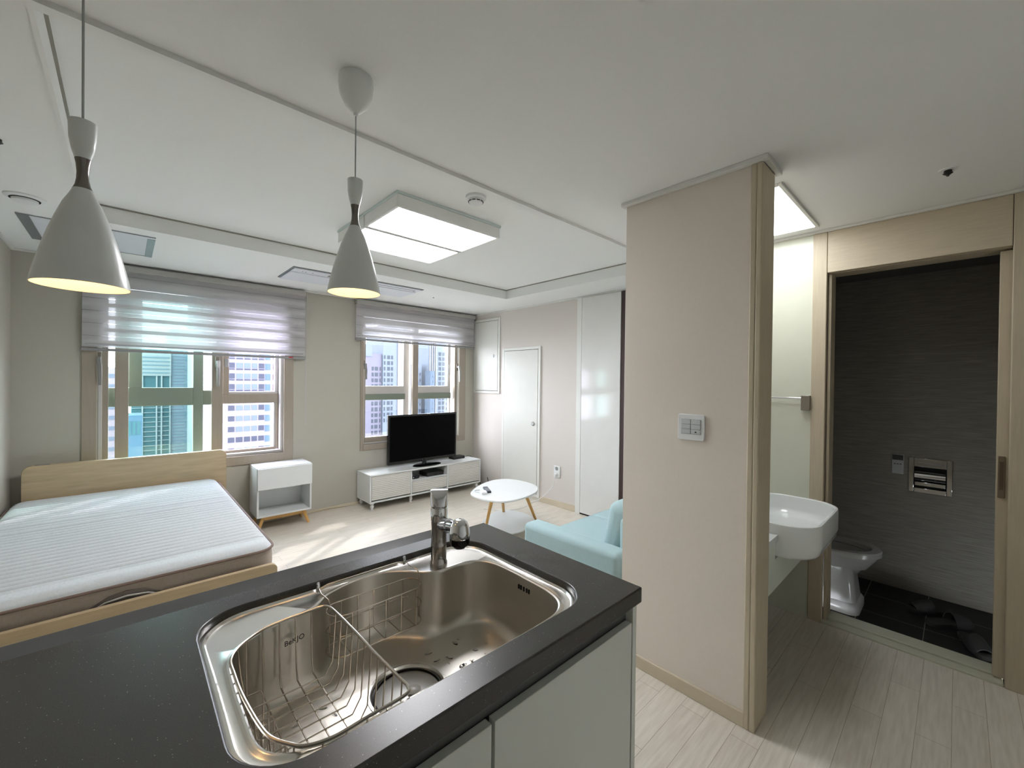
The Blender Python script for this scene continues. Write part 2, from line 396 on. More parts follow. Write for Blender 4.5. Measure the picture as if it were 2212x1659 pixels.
# wall-top mouldings
def mould(n, a, b_): return struct(box('trim_%d' % n, TRIMW, a, b_, bevel=.003))
mould(4, (XR-.02, 1.17, ZC-.018), (XR, YW, ZC)); mould(5, (XL, YW-.02, ZC-.015), (XR-.02, YW, ZC)); mould(6, (XL, YK, ZC-.015), (XL+.02, YW-.02, ZC))
mould(7, (1.855, .525, ZC-.02), (1.88, 1.19, ZC)); mould(8, (1.88, .525, ZC-.02), (2.06, .545, ZC)); mould(9, (1.88, 1.17, ZC-.02), (1.92, 1.19, ZC))
mould(10, (XB-.035, YK, ZC-.014), (XB-.012, 1.06, ZC)); mould(11, (2.02, 1.04, ZC-.02), (XB-.035, 1.06, ZC)); mould(12, (2.03, .545, ZC-.02), (2.06, 1.04, ZC))
# baseboards
struct(box('kitchen_bounce_block', KITW, (XL, YK, 0), (1.75, -.60, ZC)))  # unseen white block in place of kitchen cabinets, added to bounce light forward
struct(box('baseboard_right', BASEB, (XR-.012, 2.83, 0), (XR, 3.36, .065), bevel=.003))
struct(box('baseboard_stub', BASEB, (1.868, .585, 0), (1.88, 1.17, .062), bevel=.003))
struct(box('baseboard_left', BASEB, (XL, YK, 0), (XL+.012, YW, .065), bevel=.003))
struct(box('baseboard_far', BASEB, (XL+.012, YW-.012, 0), (XR, YW, .03), bevel=.003))
# end cap of the stub wall
struct(box('trim_13', WOODD, (1.868, .545, 0), (2.03, .566, ZC-.02), bevel=.004))
struct(box('trim_14', WOODD, (1.868, .566, 0), (1.884, .588, ZC-.02), bevel=.004))
# bathroom door casing
struct(box('trim_15', WOODD, (XB-.018, .538, 0), (XB+.02, .607, ZC-.014), bevel=.003))
struct(box('trim_16', WOODH, (XB-.018, -.165, 2.08), (XB+.02, .536, ZC-.014), bevel=.003))
struct(box('trim_17', WOODD, (XB-.018, -.52, 0), (XB+.02, -.167, ZC-.014), bevel=.003))
struct(box('trim_18', WOODD, (XB+.02, .520, -.02), (XB+.14, .536, 2.08), bevel=.003))
struct(box('trim_19', WOODD, (XB+.02, -.165, 2.078), (XB+.14, .52, 2.09)))
b = MB(); b.box(XB-.012, -.165, -.02, XB+.05, .538, .012); b.box(XB+.05, -.165, -.1, XB+.155, .538, .022)
struct(b.build('trim_20', SILL, bevel=.004))
# sliding bathroom door pushed into its pocket
t = box('door_1', WOODD, (XB+.03, -.50, .022), (XB+.07, -.13, 2.07), bevel=.002); struct(t)
h = MB(); h.box(XB+.024, -.158, .885, XB+.031, -.135, 1.085); pl = h.build('pull_plate', PLATE, t, bevel=.002)
box('recess', mat('pull_recess', (96, 82, 66), .5, .5), (XB+.022, -.153, .925), (XB+.025, -.14, 1.06), pl)

# right wall: access doors, tall gloss panel
def hatch(n, y0, y1, z0, z1, fw, knob, zk, yk, kr):
    fr = MB(); x0 = XR-.018
    fr.box(x0, y0, z0, XR, y0+fw, z1); fr.box(x0, y1-fw, z0, XR, y1, z1); fr.box(x0, y0+fw, z1-fw, XR, y1-fw, z1); fr.box(x0, y0+fw, z0, XR, y1-fw, z0+fw)
    root = struct(fr.build('door_%d' % n, TRIMW, bevel=.003))
    box('shadow_gap', DARK, (XR-.006, y0+fw-.001, z0+fw-.001), (XR, y1-fw+.001, z1-fw+.001), root)
    lf = box('leaf', mat('door_leaf_matt', (220, 220, 213), .6, spec=.25), (XR-.02, y0+fw+.005, z0+fw+.005), (XR-.006, y1-fw-.005, z1-fw-.005), root, bevel=.002)
    k = MB().lathe([(kr, 0), (kr, -.006), (kr*.85, -.009)], (XR-.02, yk, zk), 28, 'x').build('knob_ring', knob, lf)
    MB().lathe([(kr*.62, -.009), (kr*.6, -.011)], (XR-.02, yk, zk), 24, 'x').build('knob_button', PLASTG, k)
    return root
kr_ = XR/3.57
hatch(2, 4.095, 4.70-.06, 1.25, 2.255, .032, WHITE, 1.75, 4.217, .022)
hatch(3, 3.362, 4.034, .035, 1.838, .034, ALU, .91, 3.467, .024)
struct(box('door_4', WHITEG, (XR-.035, 2.27, .02), (XR-.004, 2.745, ZC-.022), bevel=.002))
struct(box('trim_21', TRIMW, (XR-.03, 2.752, 0), (XR, 2.815, ZC-.018), bevel=.002))
struct(box('trim_22', DARKB, (XR-.03, 2.225, 0), (XR, 2.268, ZC-.018)))
struct(box('trim_23', DARK, (XR-.02, 2.268, 0), (XR-.001, 2.752, .02)))
struct(box('door_5', WHITEG, (XR-.035, 1.30, .02), (XR-.004, 2.222, ZC-.022), bevel=.002))

# ------------------------------------------------------------ windows
k_ = YW/4.56
def wx(x): return x*k_
def wz(z): return CZ+(z-CZ)*k_
def casing(n, x0, x1, ix0, ix1, z0, iz0, top):
    b = MB(); y0, y1 = YW-.012, YW+.02
    b.box(x0, y0, z0, ix0, y1, top); b.box(ix1, y0, z0, x1, y1, top); b.box(ix0, y0, z0, ix1, y1, iz0); b.box(ix0, y0, top-.06, ix1, y1, top)
    return struct(b.build('window_%d' % n, WOODF, bevel=.003))
def bars(name, m, rects, y0, y1, parent, bevel=.004):
    b = MB()
    for x0, z0, x1, z1 in rects: b.box(x0, y0, z0, x1, y1, z1)
    return b.build(name, m, parent, bevel=bevel)
def handle(name, x, z, parent, side=1, L=.20):
    """espagnolette style sash handle: plate, hub and long grip hanging down"""
    h = box(name, NICKEL, (x-.017, YW+.012, z-.05), (x+.017, YW+.03, z+.05), parent, bevel=.005)
    b = MB(); b.lathe([(.014, 0), (.014, -.025)], (x, YW+.012, z), 20, 'y').build('handle_hub', ALU, h)
    b = MB(); b.rings([[(x+side*dx-wd, y-.008, zz), (x+side*dx+wd, y-.008, zz), (x+side*dx+wd, y+.008, zz), (x+side*dx-wd, y+.008, zz)]
        for dx, wd, y, zz in ((0, .013, YW-.022, z+.015), (0, .014, YW-.025, z-.02), (.006, .012, YW-.030, z-.06), (.008, .009, YW-.028, z-L))])
    b.build('handle_grip', ALU, h, bevel=.003)
    return h
TOP = 2.14
FRM = mat('sash_outer_profile', (196, 192, 188), .4)
FRG = mat('sash_green_grey', (128, 138, 124), .45)
w1 = casing(1, wx(-.245), wx(1.237), -.165, 1.175, wz(.605), .675, 2.2)
ya, yb, yc, yd = YW+.03, YW+.075, YW+.13, YW+.175
bars('outer_frame', FRM, [(-.16, .675, -.135, TOP), (1.15, .675, 1.178, TOP), (-.135, .675, 1.15, .70), (-.135, TOP-.05, 1.15, TOP)], YW+.02, YW+.24, w1)
s1 = bars('sash_frame', WOODF, [(wx(-.145), .70, wx(-.098), TOP), (wx(-.06), .70, wx(.021), TOP), (wx(.572), .70, wx(.656), TOP), (wx(-.098), .70, wx(-.06), .735)], ya, yb, w1)
s2 = bars('sash_frame', FRG, [(wx(.447), .70, wx(.521), TOP), (wx(.021), 1.165, wx(.447), 1.325), (wx(-.1), 1.165, wx(.021), 1.325), (wx(.521), 1.165, wx(.62), 1.3), (wx(-.1), .70, wx(.447), .725), (wx(.021), 1.325, wx(.105), TOP)], yc, yd, w1)
s3 = bars('sash_frame', WOODF, [(wx(.64), 1.172, 1.15, 1.262), (wx(.656), 1.262, wx(.712), TOP), (1.125, .705, 1.15, 1.172), (wx(.64), .70, 1.125, .725)], yc-.04, yc, w1)
bars('sash_frame', FRM, [(wx(.712), 1.262, 1.15, 1.285), (1.118, 1.285, 1.15, TOP), (1.108, .725, 1.125, 1.172)], yc-.03, yc+.02, w1)
box('glass_pane', GLASSG, (wx(.021), YW+.2, .70), (wx(.45), YW+.206, TOP), w1)
box('glass_pane', GLASSP, (wx(.65), YW+.2, .70), (1.15, YW+.206, TOP), w1)
box('glass_pane', GLASS, (-.135, YW+.2, .70), (wx(-.055), YW+.206, TOP), w1)
box('glass_pane', GLASS, (wx(.50), YW+.2, .70), (wx(.60), YW+.206, TOP), w1)
handle('sash_handle', wx(-.150), 1.56, w1, 1, .21); handle('sash_handle', wx(.612), 1.56, w1, 0, .22)
lt = box('sash_latch', ALU, (wx(.675), yc-.052, 1.52), (wx(.705), yc-.04, 1.60), w1, bevel=.003)
w2 = casing(2, wx(1.925), wx(3.375), 2.0, 3.335, wz(.615), .665, 2.2)
bars('outer_frame', FRM, [(2.0, .665, 2.02, TOP), (3.32, .665, 3.335, TOP), (2.02, .665, 3.32, .685), (2.02, TOP-.05, 3.32, TOP)], YW+.02, YW+.24, w2)
bars('sash_frame', WOODF, [(wx(1.962), .685, wx(2.0), TOP), (wx(2.60), .685, wx(2.675), TOP), (wx(3.225), .685, wx(3.30), TOP), (wx(1.99), .685, wx(2.61), .745)], ya, yb, w2)
bars('sash_frame', FRM, [(wx(2.525), .745, wx(2.60), TOP), (wx(2.0), 1.17, wx(2.53), 1.34), (wx(2.675), 1.17, wx(3.225), 1.34), (wx(3.18), 1.34, wx(3.225), TOP), (wx(3.205), .7, wx(3.225), 1.17), (wx(2.675), .70, wx(3.2), .73)], yc, yd, w2)
bars('sash_rail', FRG, [(wx(2.0), 1.172, wx(2.54), 1.245), (wx(2.675), 1.172, wx(3.22), 1.25)], yc-.02, yc, w2)
box('glass_pane', GLASS, (wx(2.0), YW+.2, .685), (wx(2.56), YW+.206, TOP), w2)
box('glass_pane', GLASS, (wx(2.64), YW+.2, .685), (wx(3.22), YW+.206, TOP), w2)
handle('sash_handle', wx(1.975), 1.59, w2, 1, .17); handle('sash_handle', wx(3.26), 1.60, w2, 1, .20)
box('sash_latch', ALU, (wx(3.19), yc-.012, 1.50), (wx(3.205), yc, 1.63), w2, bevel=.003)

# blinds
def blind(x0, x1, ztop, zbot, label):
    t = thing('zebra_blind', label, 'blind', ((x0+x1)/2, YW-.05, zbot), 'banded roller blinds over the two windows')
    box('head_rail', mat('blind_rail', (176, 174, 168), .5), (x0, YW-.075, ztop-.045), (x1, YW-.014, ztop), t, bevel=.004)
    yb_ = YW-.045; b = MB()
    n = 24; ring = [[(x0+.004, yb_, z) for z in (zbot+.03, ztop-.03)], [(x1-.004, yb_, z) for z in (zbot+.03, ztop-.03)]]
    b.rings([[p for p in r] for r in ring], close=False); b.build('blind_fabric', BLIND, t, smooth=False)
    br = box('bottom_rail', mat('blind_bar', (150, 150, 150), .4), (x0-.002, YW-.056, zbot), (x1+.002, YW-.036, zbot+.022), t, bevel=.004)
    MB().tube([(x0+.02, YW-.046, zbot+.052), (x1-.02, YW-.046, zbot+.052)], .006, 8).build('tension_rod', mat('blind_rod', (176, 176, 178), .4), t)
    b = MB(); b.tube([(x1+.006, YW-.03, ztop-.03), (x1+.008, YW-.03, .95), (x1+.018, YW-.03, .93), (x1+.02, YW-.03, .95), (x1+.018, YW-.03, ztop-.03)], .0016, 6)
    b.build('bead_chain', PLASTG, t)
    return t
b1 = blind(wx(-.245), wx(1.335), ZC-.02, wz(1.615), 'wide banded zebra blind half lowered over the left window by the bed')
box('tag', mat('red_tag', (168, 52, 56), .6), (wx(1.18), YW-.058, wz(1.622)), (wx(1.22), YW-.0555, wz(1.634)), b1)
blind(wx(1.85), wx(3.49), ZC-.02, wz(1.852), 'shorter banded zebra blind above the window behind the television')

# ------------------------------------------------------------ ceiling fixtures
def led_unit(y0, y1, label):
    t = thing('ceiling_light', label, 'ceiling light', (1.43, (y0+y1)/2, ZT), 'twin flat ceiling lights')
    x0, x1 = 1.065, 1.795
    box('mount_plate', mat('mount_glass', (214, 226, 222), .2), (x0-.006, y0-.006, ZT-.014), (x1+.006, y1+.0, ZT), t, bevel=.002)
    b = MB(); zb = 2.352; e = .016
    b.box(x0, y0, zb, x1, y0+e, ZT-.014); b.box(x0, y1-e, zb, x1, y1, ZT-.014); b.box(x0, y0+e, zb, x0+e, y1-e, ZT-.014); b.box(x1-e, y0+e, zb, x1, y1-e, ZT-.014)
    b.build('housing', mat('fixture_housing', (238, 238, 234), .4), t, bevel=.002)
    o = box('diffuser', LEDM, (-.365+e, (y0-y1)/2+e, .0), (.365-e, (y1-y0)/2-e, .004))
    o.location = ((x0+x1)/2, (y0+y1)/2, zb+.006); o.parent = t; o.matrix_parent_inverse = Matrix.Translation(t.location).inverted()
    return t
led_unit(2.062, 2.482, 'lit flat square-edged ceiling light nearer the kitchen island')
led_unit(2.492, 2.912, 'lit flat ceiling light nearer the windows, partly behind the pendant')
# vanity light
t = thing('ceiling_light', 'bright recessed white light panel on the ceiling above the wash basin', 'ceiling light', (2.55, .76, ZC))
b = MB(); b.box(2.17, .555, ZC-.012, 2.915, .572, ZC); b.box(2.17, .95, ZC-.012, 2.915, .967, ZC); b.box(2.17, .572, ZC-.012, 2.187, .95, ZC); b.box(2.898, .572, ZC-.012, 2.915, .95, ZC)
b.build('frame', TRIMW, t, bevel=.002); box('diffuser', VANM, (2.187, .572, ZC-.007), (2.898, .95, ZC), t)
# pendant lamps
def pendant(x, y, zb, label):
    t = thing('pendant_lamp', label, 'pendant lamp', (x, y, ZC), 'pendant lamps over the island')
    R = .0765; H = .207
    MB().lathe([(.001, -.112), (.006, -.112), (.008, -.104), (.017, -.097), (.035, -.078), (.047, -.05), (.051, -.02), (.050, 0)], (x, y, ZC), 40, cap0=True).build('canopy', mat('canopy_white', (238, 240, 238), .4), t)
    MB().tube([(x, y, ZC-.1), (x, y, zb+.335)], .0023, 8).build('cord', LAMPC, t)
    MB().lathe([(.0225, .345), (.0215, .31), (.0175, .285), (.0125, .268), (.0105, .257), (.0095, .257), (.0115, .27), (.0165, .288), (.0200, .312), (.0212, .343)], (x, y, zb), 40, cap0=False, cap1=False).build('top_cone', LAMPW, t)
    MB().lathe([(.0128, .268), (.0108, .257), (.0095, .240), (.0100, .226), (.0122, .213), (.0158, .204)], (x, y, zb), 36, cap0=False, cap1=False).build('metal_neck', mat('dark_chrome', (132, 128, 124), .18, 1), t)
    prof = [(.0150, 1.0), (.021, .93), (.030, .84), (.040, .70), (.0505, .54), (.0595, .38), (.0675, .22), (.0730, .10), (R, 0)]
    out = [(r, zz*H*.99) for r, zz in prof]
    MB().lathe(out, (x, y, zb), 64, cap0=False, cap1=False).build('shade', LAMPW, t)
    inn = [(r-.0018, zz*H*.97+.0) for r, zz in prof[:-1]]+[(R-.0018, .0), (R, 0)]
    MB().lathe(inn, (x, y, zb), 64, cap0=True, cap1=False).build('shade_lining', LAMPI, t)
    bd = MB().lathe([(.012, .13), (.013, .10), (.022, .08), (.027, .062), (.022, .042), (.010, .033), (.001, .031)], (x, y, zb), 24).build('bulb', emit_mat('bulb_glass', (255, 206, 140), 1.5), t)
    ld = bpy.data.lights.new('pendant_bulb', 'POINT'); ld.energy = PENDANT; ld.color = (1, .70, .38); ld.shadow_soft_size = .028
    lo = bpy.data.objects.new('lamp_glow', ld); C.objects.link(lo); lo.location = (0, 0, zb+.028-ZC); lo.parent = t
    return t
pendant(-.067, 1.265, 1.609, 'left pendant lamp, pale grey bell shade hanging closest to the bed')
pendant(.513, 1.265, 1.683, 'right pendant lamp, pale grey bell shade below a visible ceiling cup')
# smoke detector
t = thing('smoke_detector', 'small round white smoke detector in the ceiling tray near the twin lights', 'smoke detector', (1.415, 1.83, ZT))
MB().lathe([(.056, 0), (.056, -.012), (.048, -.018)], (1.415, 1.83, ZT), 36).build('base', PLASTW, t)
MB().lathe([(.040, -.018), (.038, -.034), (.030, -.040), (.012, -.048), (.004, -.05)], (1.415, 1.83, ZT), 32).build('dome', PLASTW, t)
b = MB()
for i in range(10):
    a = 2*PI*i/10
    p = [(1.415+.0405*math.cos(a+da), 1.83+.0405*math.sin(a+da), ZT-.030) for da in (-.22, -.07, .07, .22)]
    b.tube(p, .0022, 5)
b.build('slot', DARK, t)
# round air vent
t = thing('air_vent', 'round white ceiling air vent beside the left pendant lamp', 'vent', (-.38, 3.28, ZC))
MB().lathe([(.075, 0), (.074, -.006), (.058, -.012)], (-.38, 3.28, ZC), 40).build('rim', PLASTW, t)
MB().lathe([(.056, -.012), (.055, -.014)], (-.38, 3.28, ZC), 40).build('shadow_gap', DARK, t)
MB().lathe([(.048, -.014), (.047, -.024), (.03, -.03)], (-.38, 3.28, ZC), 40).build('disc', PLASTW, t)
# square ceiling panel with end grilles
t = thing('ceiling_panel', 'square white ceiling access panel with grey end strips behind the left pendant', 'ceiling panel', (-.15, 3.92, ZC))
box('panel', DOWN, (-.455, 3.605, ZC-.004), (.145, 4.20, ZC), t, bevel=.001)
box('grille', VENTG, (-.455, 3.605, ZC-.008), (-.405, 4.20, ZC-.003), t); box('grille', TEAL, (.105, 3.66, ZC-.008), (.145, 4.20, ZC-.003), t)
b = MB(); b.box(-.405, 3.605, ZC-.0055, .145, 3.617, ZC-.003); b.box(-.405, 4.19, ZC-.0055, .145, 4.20, ZC-.003); b.build('edge_line', VENTG, t)
# cassette air conditioner
t = thing('cassette_air_conditioner', 'flat white cassette air conditioner in the ceiling between the windows', 'air conditioner', (1.6, 3.95, ZC))
box('surround', VENTG, (1.0, 3.70, ZC-.006), (2.21, 4.18, ZC), t)
box('front_strip', DOWN, (1.012, 3.712, ZC-.014), (2.198, 3.825, ZC-.004), t, bevel=.004)
box('panel', DOWN, (1.012, 3.835, ZC-.020), (2.198, 4.165, ZC-.004), t, bevel=.008)
box('slot', VENTG, (1.30, 3.755, ZC-.0155), (2.15, 3.80, ZC-.0135), t); box('louvre', DOWN, (1.32, 3.762, ZC-.018), (2.13, 3.79, ZC-.0145), t)
for x in (1.09, 1.115, 1.17): MB().lathe([(.004, 0), (.004, -.002)], (x, 3.77, ZC-.014), 12).build('indicator', DARK, t)
# sprinklers
def sprinkler(x, y, label, r=.018):
    t = thing('ceiling_sprinkler', label, 'sprinkler', (x, y, ZC), 'ceiling sprinkler heads')
    MB().lathe([(r*1.7, 0), (r*1.65, -.003), (r*1.3, -.004)], (x, y, ZC), 28).build('cover_ring', CEIL, t)
    MB().lathe([(r*.7, 0), (r*.7, -.012), (r*.9, -.016), (r*.3, -.024), (r*.25, -.028)], (x, y, ZC), 20).build('head', mat('sprinkler_metal', (60, 58, 54), .4, .6), t)
sprinkler(2.545, .042, 'sprinkler head on the ceiling in front of the bathroom door')
sprinkler(-.365, 2.54, 'sprinkler head at the ceiling edge left of the left pendant lamp')
t = tag(MB().lathe([(.008, 0), (.007, -.004)], (2.50, 3.98, ZC), 16).build('ceiling_sensor', DARK), 'tiny dark sensor dot in the ceiling right of the air conditioner', 'sensor')

# ------------------------------------------------------------ island: cabinet, countertop, sink
IY0, IY1, IX1, ZTOP = .572, 1.248, 1.02, .87
t = thing('island_cabinet', 'light grey kitchen island cabinet below the dark worktop', 'cabinet', (.2, .9, 0))
b = MB(); b.box(XL+.01, .602, .08, .985, 1.19, .10); b.box(XL+.01, 1.17, .08, .985, 1.19, .80); b.box(XL+.01, .602, .08, XL+.03, 1.17, .80); b.box(.09, .62, .10, .108, 1.17, .62)
b.build('carcass', CABG, t)
box('plinth', mat('plinth_grey', (140, 142, 138), .5), (XL+.01, .64, 0), (.985, 1.17, .08), t)
box('side_panel', CABG, (.985, .578, 0), (1.003, 1.19, .828), t, bevel=.001)
box('grip_channel', mat('channel_grey', (112, 112, 110), .35, .6), (XL+.01, .600, .775), (.985, .622, .828), t)
DZ0, DZ1 = .085, .785
for x0, x1 in ((-.59, -.222), (-.216, .146), (.152, .498), (.506, .981)):
    box('cabinet_door', CABG, (x0, .579, DZ0), (x1, .598, DZ1), t, bevel=.0012)
box('door_gap', DARK, (.497, .597, DZ0), (.507, .6005, DZ1), t)
# countertop with the sink cut-out
hole = rrect(.114, .640, .886, 1.176, .10, 10)
def slab_with_hole():
    bm = bmesh.new(); z1, z0 = ZTOP, ZTOP-.042
    outer = [(XL+.001, IY0), (IX1, IY0), (IX1, IY1), (XL+.001, IY1)]
    tops = []
    for z in (z1, z0):
        vo = [bm.verts.new((x, y, z)) for x, y in outer]; vh = [bm.verts.new((x, y, z)) for x, y in hole]
        eds = [bm.edges.new((vo[i], vo[(i+1) % 4])) for i in range(4)] + [bm.edges.new((vh[i], vh[(i+1) % len(vh)])) for i in range(len(vh))]
        bmesh.ops.triangle_fill(bm, edges=eds, use_beauty=True); tops.append((vo, vh))
    for k in (0, 1):
        a, c = tops[0][k], tops[1][k]; n = len(a)
        for i in range(n): bm.faces.new((a[i], a[(i+1) % n], c[(i+1) % n], c[i]))
    m = MB(); m.bm.free(); m.bm = bm; return m
ct = slab_with_hole().build('countertop', STONE, bevel=.004)
tag(ct, 'dark speckled stone worktop of the kitchen island around the sink', 'countertop')
b = MB(); b.hexa([(XL+.001, IY1+.0005, ZTOP-.042), (.865, IY1+.0005, ZTOP-.042), (.865, IY1+.056, ZTOP-.042), (XL+.001, IY1+.056, ZTOP-.042), (XL+.001, IY1+.0005, ZTOP-.003), (.865, IY1+.0005, ZTOP-.003), (.865, IY1+.056, ZTOP+.004), (XL+.001, IY1+.056, ZTOP+.004)]); b.build('raised_back_ledge', mat('dark_polished_stone', (72, 73, 76), .14, spec=.7), ct, bevel=.0015)
# sink, polar sampled around the drain
KS = (CZ-.852)/(CZ-.86)
DC = (.505, .900)
bowl_pts = [(.153,.975),(.174,1.010),(.207,1.033),(.236,1.042),(.266,1.051),(.306,1.058),(.346,1.072),(.379,1.105),(.419,1.122),(.462,1.134),(.514,1.137),(.561,1.124),(.602,1.095),(.637,1.056),(.668,1.036),(.704,1.030),(.756,1.031),(.800,1.014),(.829,.965),(.834,.89),(.832,.811),(.828,.739),(.811,.688),(.775,.660),(.72,.652),(.60,.650),(.45,.650),(.30,.655),(.225,.660),(.179,.675),(.158,.697),(.148,.727),(.147,.78),(.147,.86),(.149,.935)]
bowl_pts = [(x*KS, y*KS) for x, y in bowl_pts]
def polar(pts, n=200, close=True):
    dense = catmull([(x, y, 0) for x, y in pts], 10)
    ang = sorted((math.atan2(p.y-DC[1], p.x-DC[0]), (Vector((p.x-DC[0], p.y-DC[1]))).length) for p in dense)
    out = []
    for i in range(n):
        a = -PI+2*PI*i/n
        lo, hi = None, None
        for q in ang:
            if q[0] <= a: lo = q
            if q[0] > a and hi is None: hi = q
        if lo is None: lo = (ang[-1][0]-2*PI, ang[-1][1])
        if hi is None: hi = (ang[0][0]+2*PI, ang[0][1])
        f = (a-lo[0])/(hi[0]-lo[0]+1e-9); out.append(lo[1]+(hi[1]-lo[1])*f)
    return out
NP = 200
PB = polar(bowl_pts, NP)
hp = []
for i in range(len(hole)):
    a, c = Vector(hole[i]), Vector(hole[(i+1) % len(hole)])
    m_ = max(1, int((c-a).length/.02))
    for j in range(m_): hp.append(tuple(a+(c-a)*j/m_))
def polar_raw(pts, n=200):
    ang = sorted((math.atan2(y-DC[1], x-DC[0]), math.hypot(x-DC[0], y-DC[1])) for x, y in pts)
    out = []
    for i in range(n):
        a = -PI+2*PI*i/n; lo = hi = None
        for q in ang:
            if q[0] <= a: lo = q
            elif hi is None: hi = q
        if lo is None: lo = (ang[-1][0]-2*PI, ang[-1][1])
        if hi is None: hi = (ang[0][0]+2*PI, ang[0][1])
        f = (a-lo[0])/(hi[0]-lo[0]+1e-9); out.append(lo[1]+(hi[1]-lo[1])*f)
    return out
PH = polar_raw(hp, NP)
def smooth(a, k):
    n = len(a)
    for _ in range(k): a = [(a[i-1]+2*a[i]+a[(i+1) % n])/4 for i in range(n)]
    return a
PB = smooth(PB, 2)
PBs = smooth(PB, 14)
def ring(r, z): return [(DC[0]+r[i]*math.cos(-PI+2*PI*i/NP), DC[1]+r[i]*math.sin(-PI+2*PI*i/NP), z) for i in range(NP)]
def off(r, d): return [max(.02, v+d) for v in r]
ZR = .855
t = thing('kitchen_sink', 'large stainless steel kitchen sink bowl set into the dark worktop', 'sink', (.5, .9, ZR))
def mixr(a, b_, f): return [x*(1-f)+y*f for x, y in zip(a, b_)]
inset = [min(h_-.014, max(b_+.020, h_-.030)) for h_, b_ in zip(PH, PB)]
rims = [ring(off(PH, .02), ZR-.004), ring(off(PH, .001), ZR-.003), ring(off(PH, -.005), ZR+.001), ring(off(PH, -.010), ZR+.001), ring(off(PH, -.014), ZR-.0045)]
deck = smooth([max(b_+.012, h_-.020) for h_, b_ in zip(PH, PB)], 2)
deck = [min(d, h_-.0155) for d, h_ in zip(deck, PH)]
rimb = [min(b_+.010, d-.001) for b_, d in zip(PB, deck)]
rims += [ring(deck, ZR-.0055), ring(rimb, ZR-.005), ring([min(b_+.006, r_-.0006) for b_, r_ in zip(PB, rimb)], ZR-.002), ring(off(PB, .0015), ZR-.0015)]
o = MB(); o.rings(rims, True, False, False); o.build('rim', STEELR, t)
FR = .032
prof = [(0.0015, ZR-.0015), (-.002, ZR-.004), (-.0035, ZR-.012), (-.006, .80), (-.010, .74), (-.013, .715)]
rs = [ring(off(PB, d), z) for d, z in prof]
for k in range(1, 9):
    a = k/8*PI/2
    rs.append(ring(off(mixr(PB, PBs, k/8), -.013-FR*(1-math.cos(a))), .715-.042*math.sin(a)))
last = off(PBs, -.013-FR)
for f in (.15, .4, .7, 1):
    rs.append(ring([v*(1-f)+.094*f for v in last], .673-.004*f))
o = MB(); o.rings(rs, True, False, False); o.build('bowl', STEEL, t)
dr = MB(); dr.lathe([(.0945, .6692), (.094, .671), (.088, .671), (.085, .667), (.083, .660), (.070, .657), (.068, .640)], (DC[0], DC[1], 0), 64, cap0=False, cap1=True)
d_ = dr.build('drain_ring', STEELR, t)
MB().lathe([(.0835, .660), (.0835, .664), (.078, .6655), (.0775, .659)], (DC[0], DC[1], 0), 64, cap0=False, cap1=False).build('rubber_seal', BLACK, d_)
MB().lathe([(.076, .656), (.076, .661), (.060, .664), (.001, .666)], (DC[0], DC[1], 0), 48).build('strainer_cover', mat('frosted_cover', (158, 158, 154), .35, .35), d_)
kb = MB().lathe([(.016, .666), (.017, .670), (.012, .673), (.001, .674)], (DC[0]+.01, DC[1]-.01, 0), 24).build('strainer_knob', mat('frosted_knob', (176, 176, 172), .3), d_)
b = MB()
for dy in (-.021, -.012, 0, .012, .021):
    b.box(.838, .842+dy-.0025, .817, .8425, .842+dy+.0025, .829)
b.build('overflow_slot', DARK, t)
# the maker's word stamped on the bowl wall
def text_mesh(name, body, size, m, M, parent):
    cu = bpy.data.curves.new(name, 'FONT'); cu.body = body; cu.size = size; cu.extrude = .0003; cu.align_x = 'CENTER'
    tmp = bpy.data.objects.new('tmp', cu); C.objects.link(tmp)
    me = bpy.data.meshes.new_from_object(tmp); bpy.data.objects.remove(tmp)
    o = bpy.data.objects.new(name, me); C.objects.link(o); me.materials.append(m); me.transform(M)
    o.parent = parent; o.matrix_parent_inverse = Matrix.Translation(parent.location).inverted(); return o
p0 = Vector((.233, 1.0475*KS-.004, 0)); p1 = Vector((.336, 1.066*KS-.004, 0))
dx = (p1-p0).normalized(); nz_ = dx.cross(Vector((0, 0, 1)))
Mt = Matrix(((dx.x, 0, nz_.x, 0), (dx.y, 0, nz_.y, 0), (0, 1, 0, 0), (0, 0, 0, 1)))
text_mesh('lettering', 'BeKJO', .017, mat('etched_black', (24, 23, 22), .6), Matrix.Translation((.292, 1.050, .803)) @ Mt, t)
# wet drops in the sink
b = MB()
for i in range(46):
    if i < 34: x, y = random.uniform(.60, .80), random.uniform(.80, 1.0)
    else: x, y = random.uniform(.20, .36), random.uniform(.72, .98)
    s_ = random.uniform(.0018, .0062); an = random.uniform(0, PI); el = random.uniform(1, 2.4)
    rs_ = []
    for rr, hh in ((1, 0), (.92, .22), (.7, .36), (.35, .45), (.05, .48)):
        rs_.append([(x+s_*rr*(el*math.cos(q)*math.cos(an)-math.sin(q)*math.sin(an)), y+s_*rr*(el*math.cos(q)*math.sin(an)+math.sin(q)*math.cos(an)), .6715+s_*hh*.8) for q in (2*PI*k/10 for k in range(10))])
    b.rings(rs_)
wm = bpy.data.materials.new('water'); wm.use_nodes = True; pb = wm.node_tree.nodes['Principled BSDF']; pb.inputs['Transmission Weight'].default_value = 1; pb.inputs['IOR'].default_value = 1.33; pb.inputs['Roughness'].default_value = .02
tag(b.build('water_drops', wm), 'scattered water drops on the floor of the steel sink', 'water', kind='stuff')
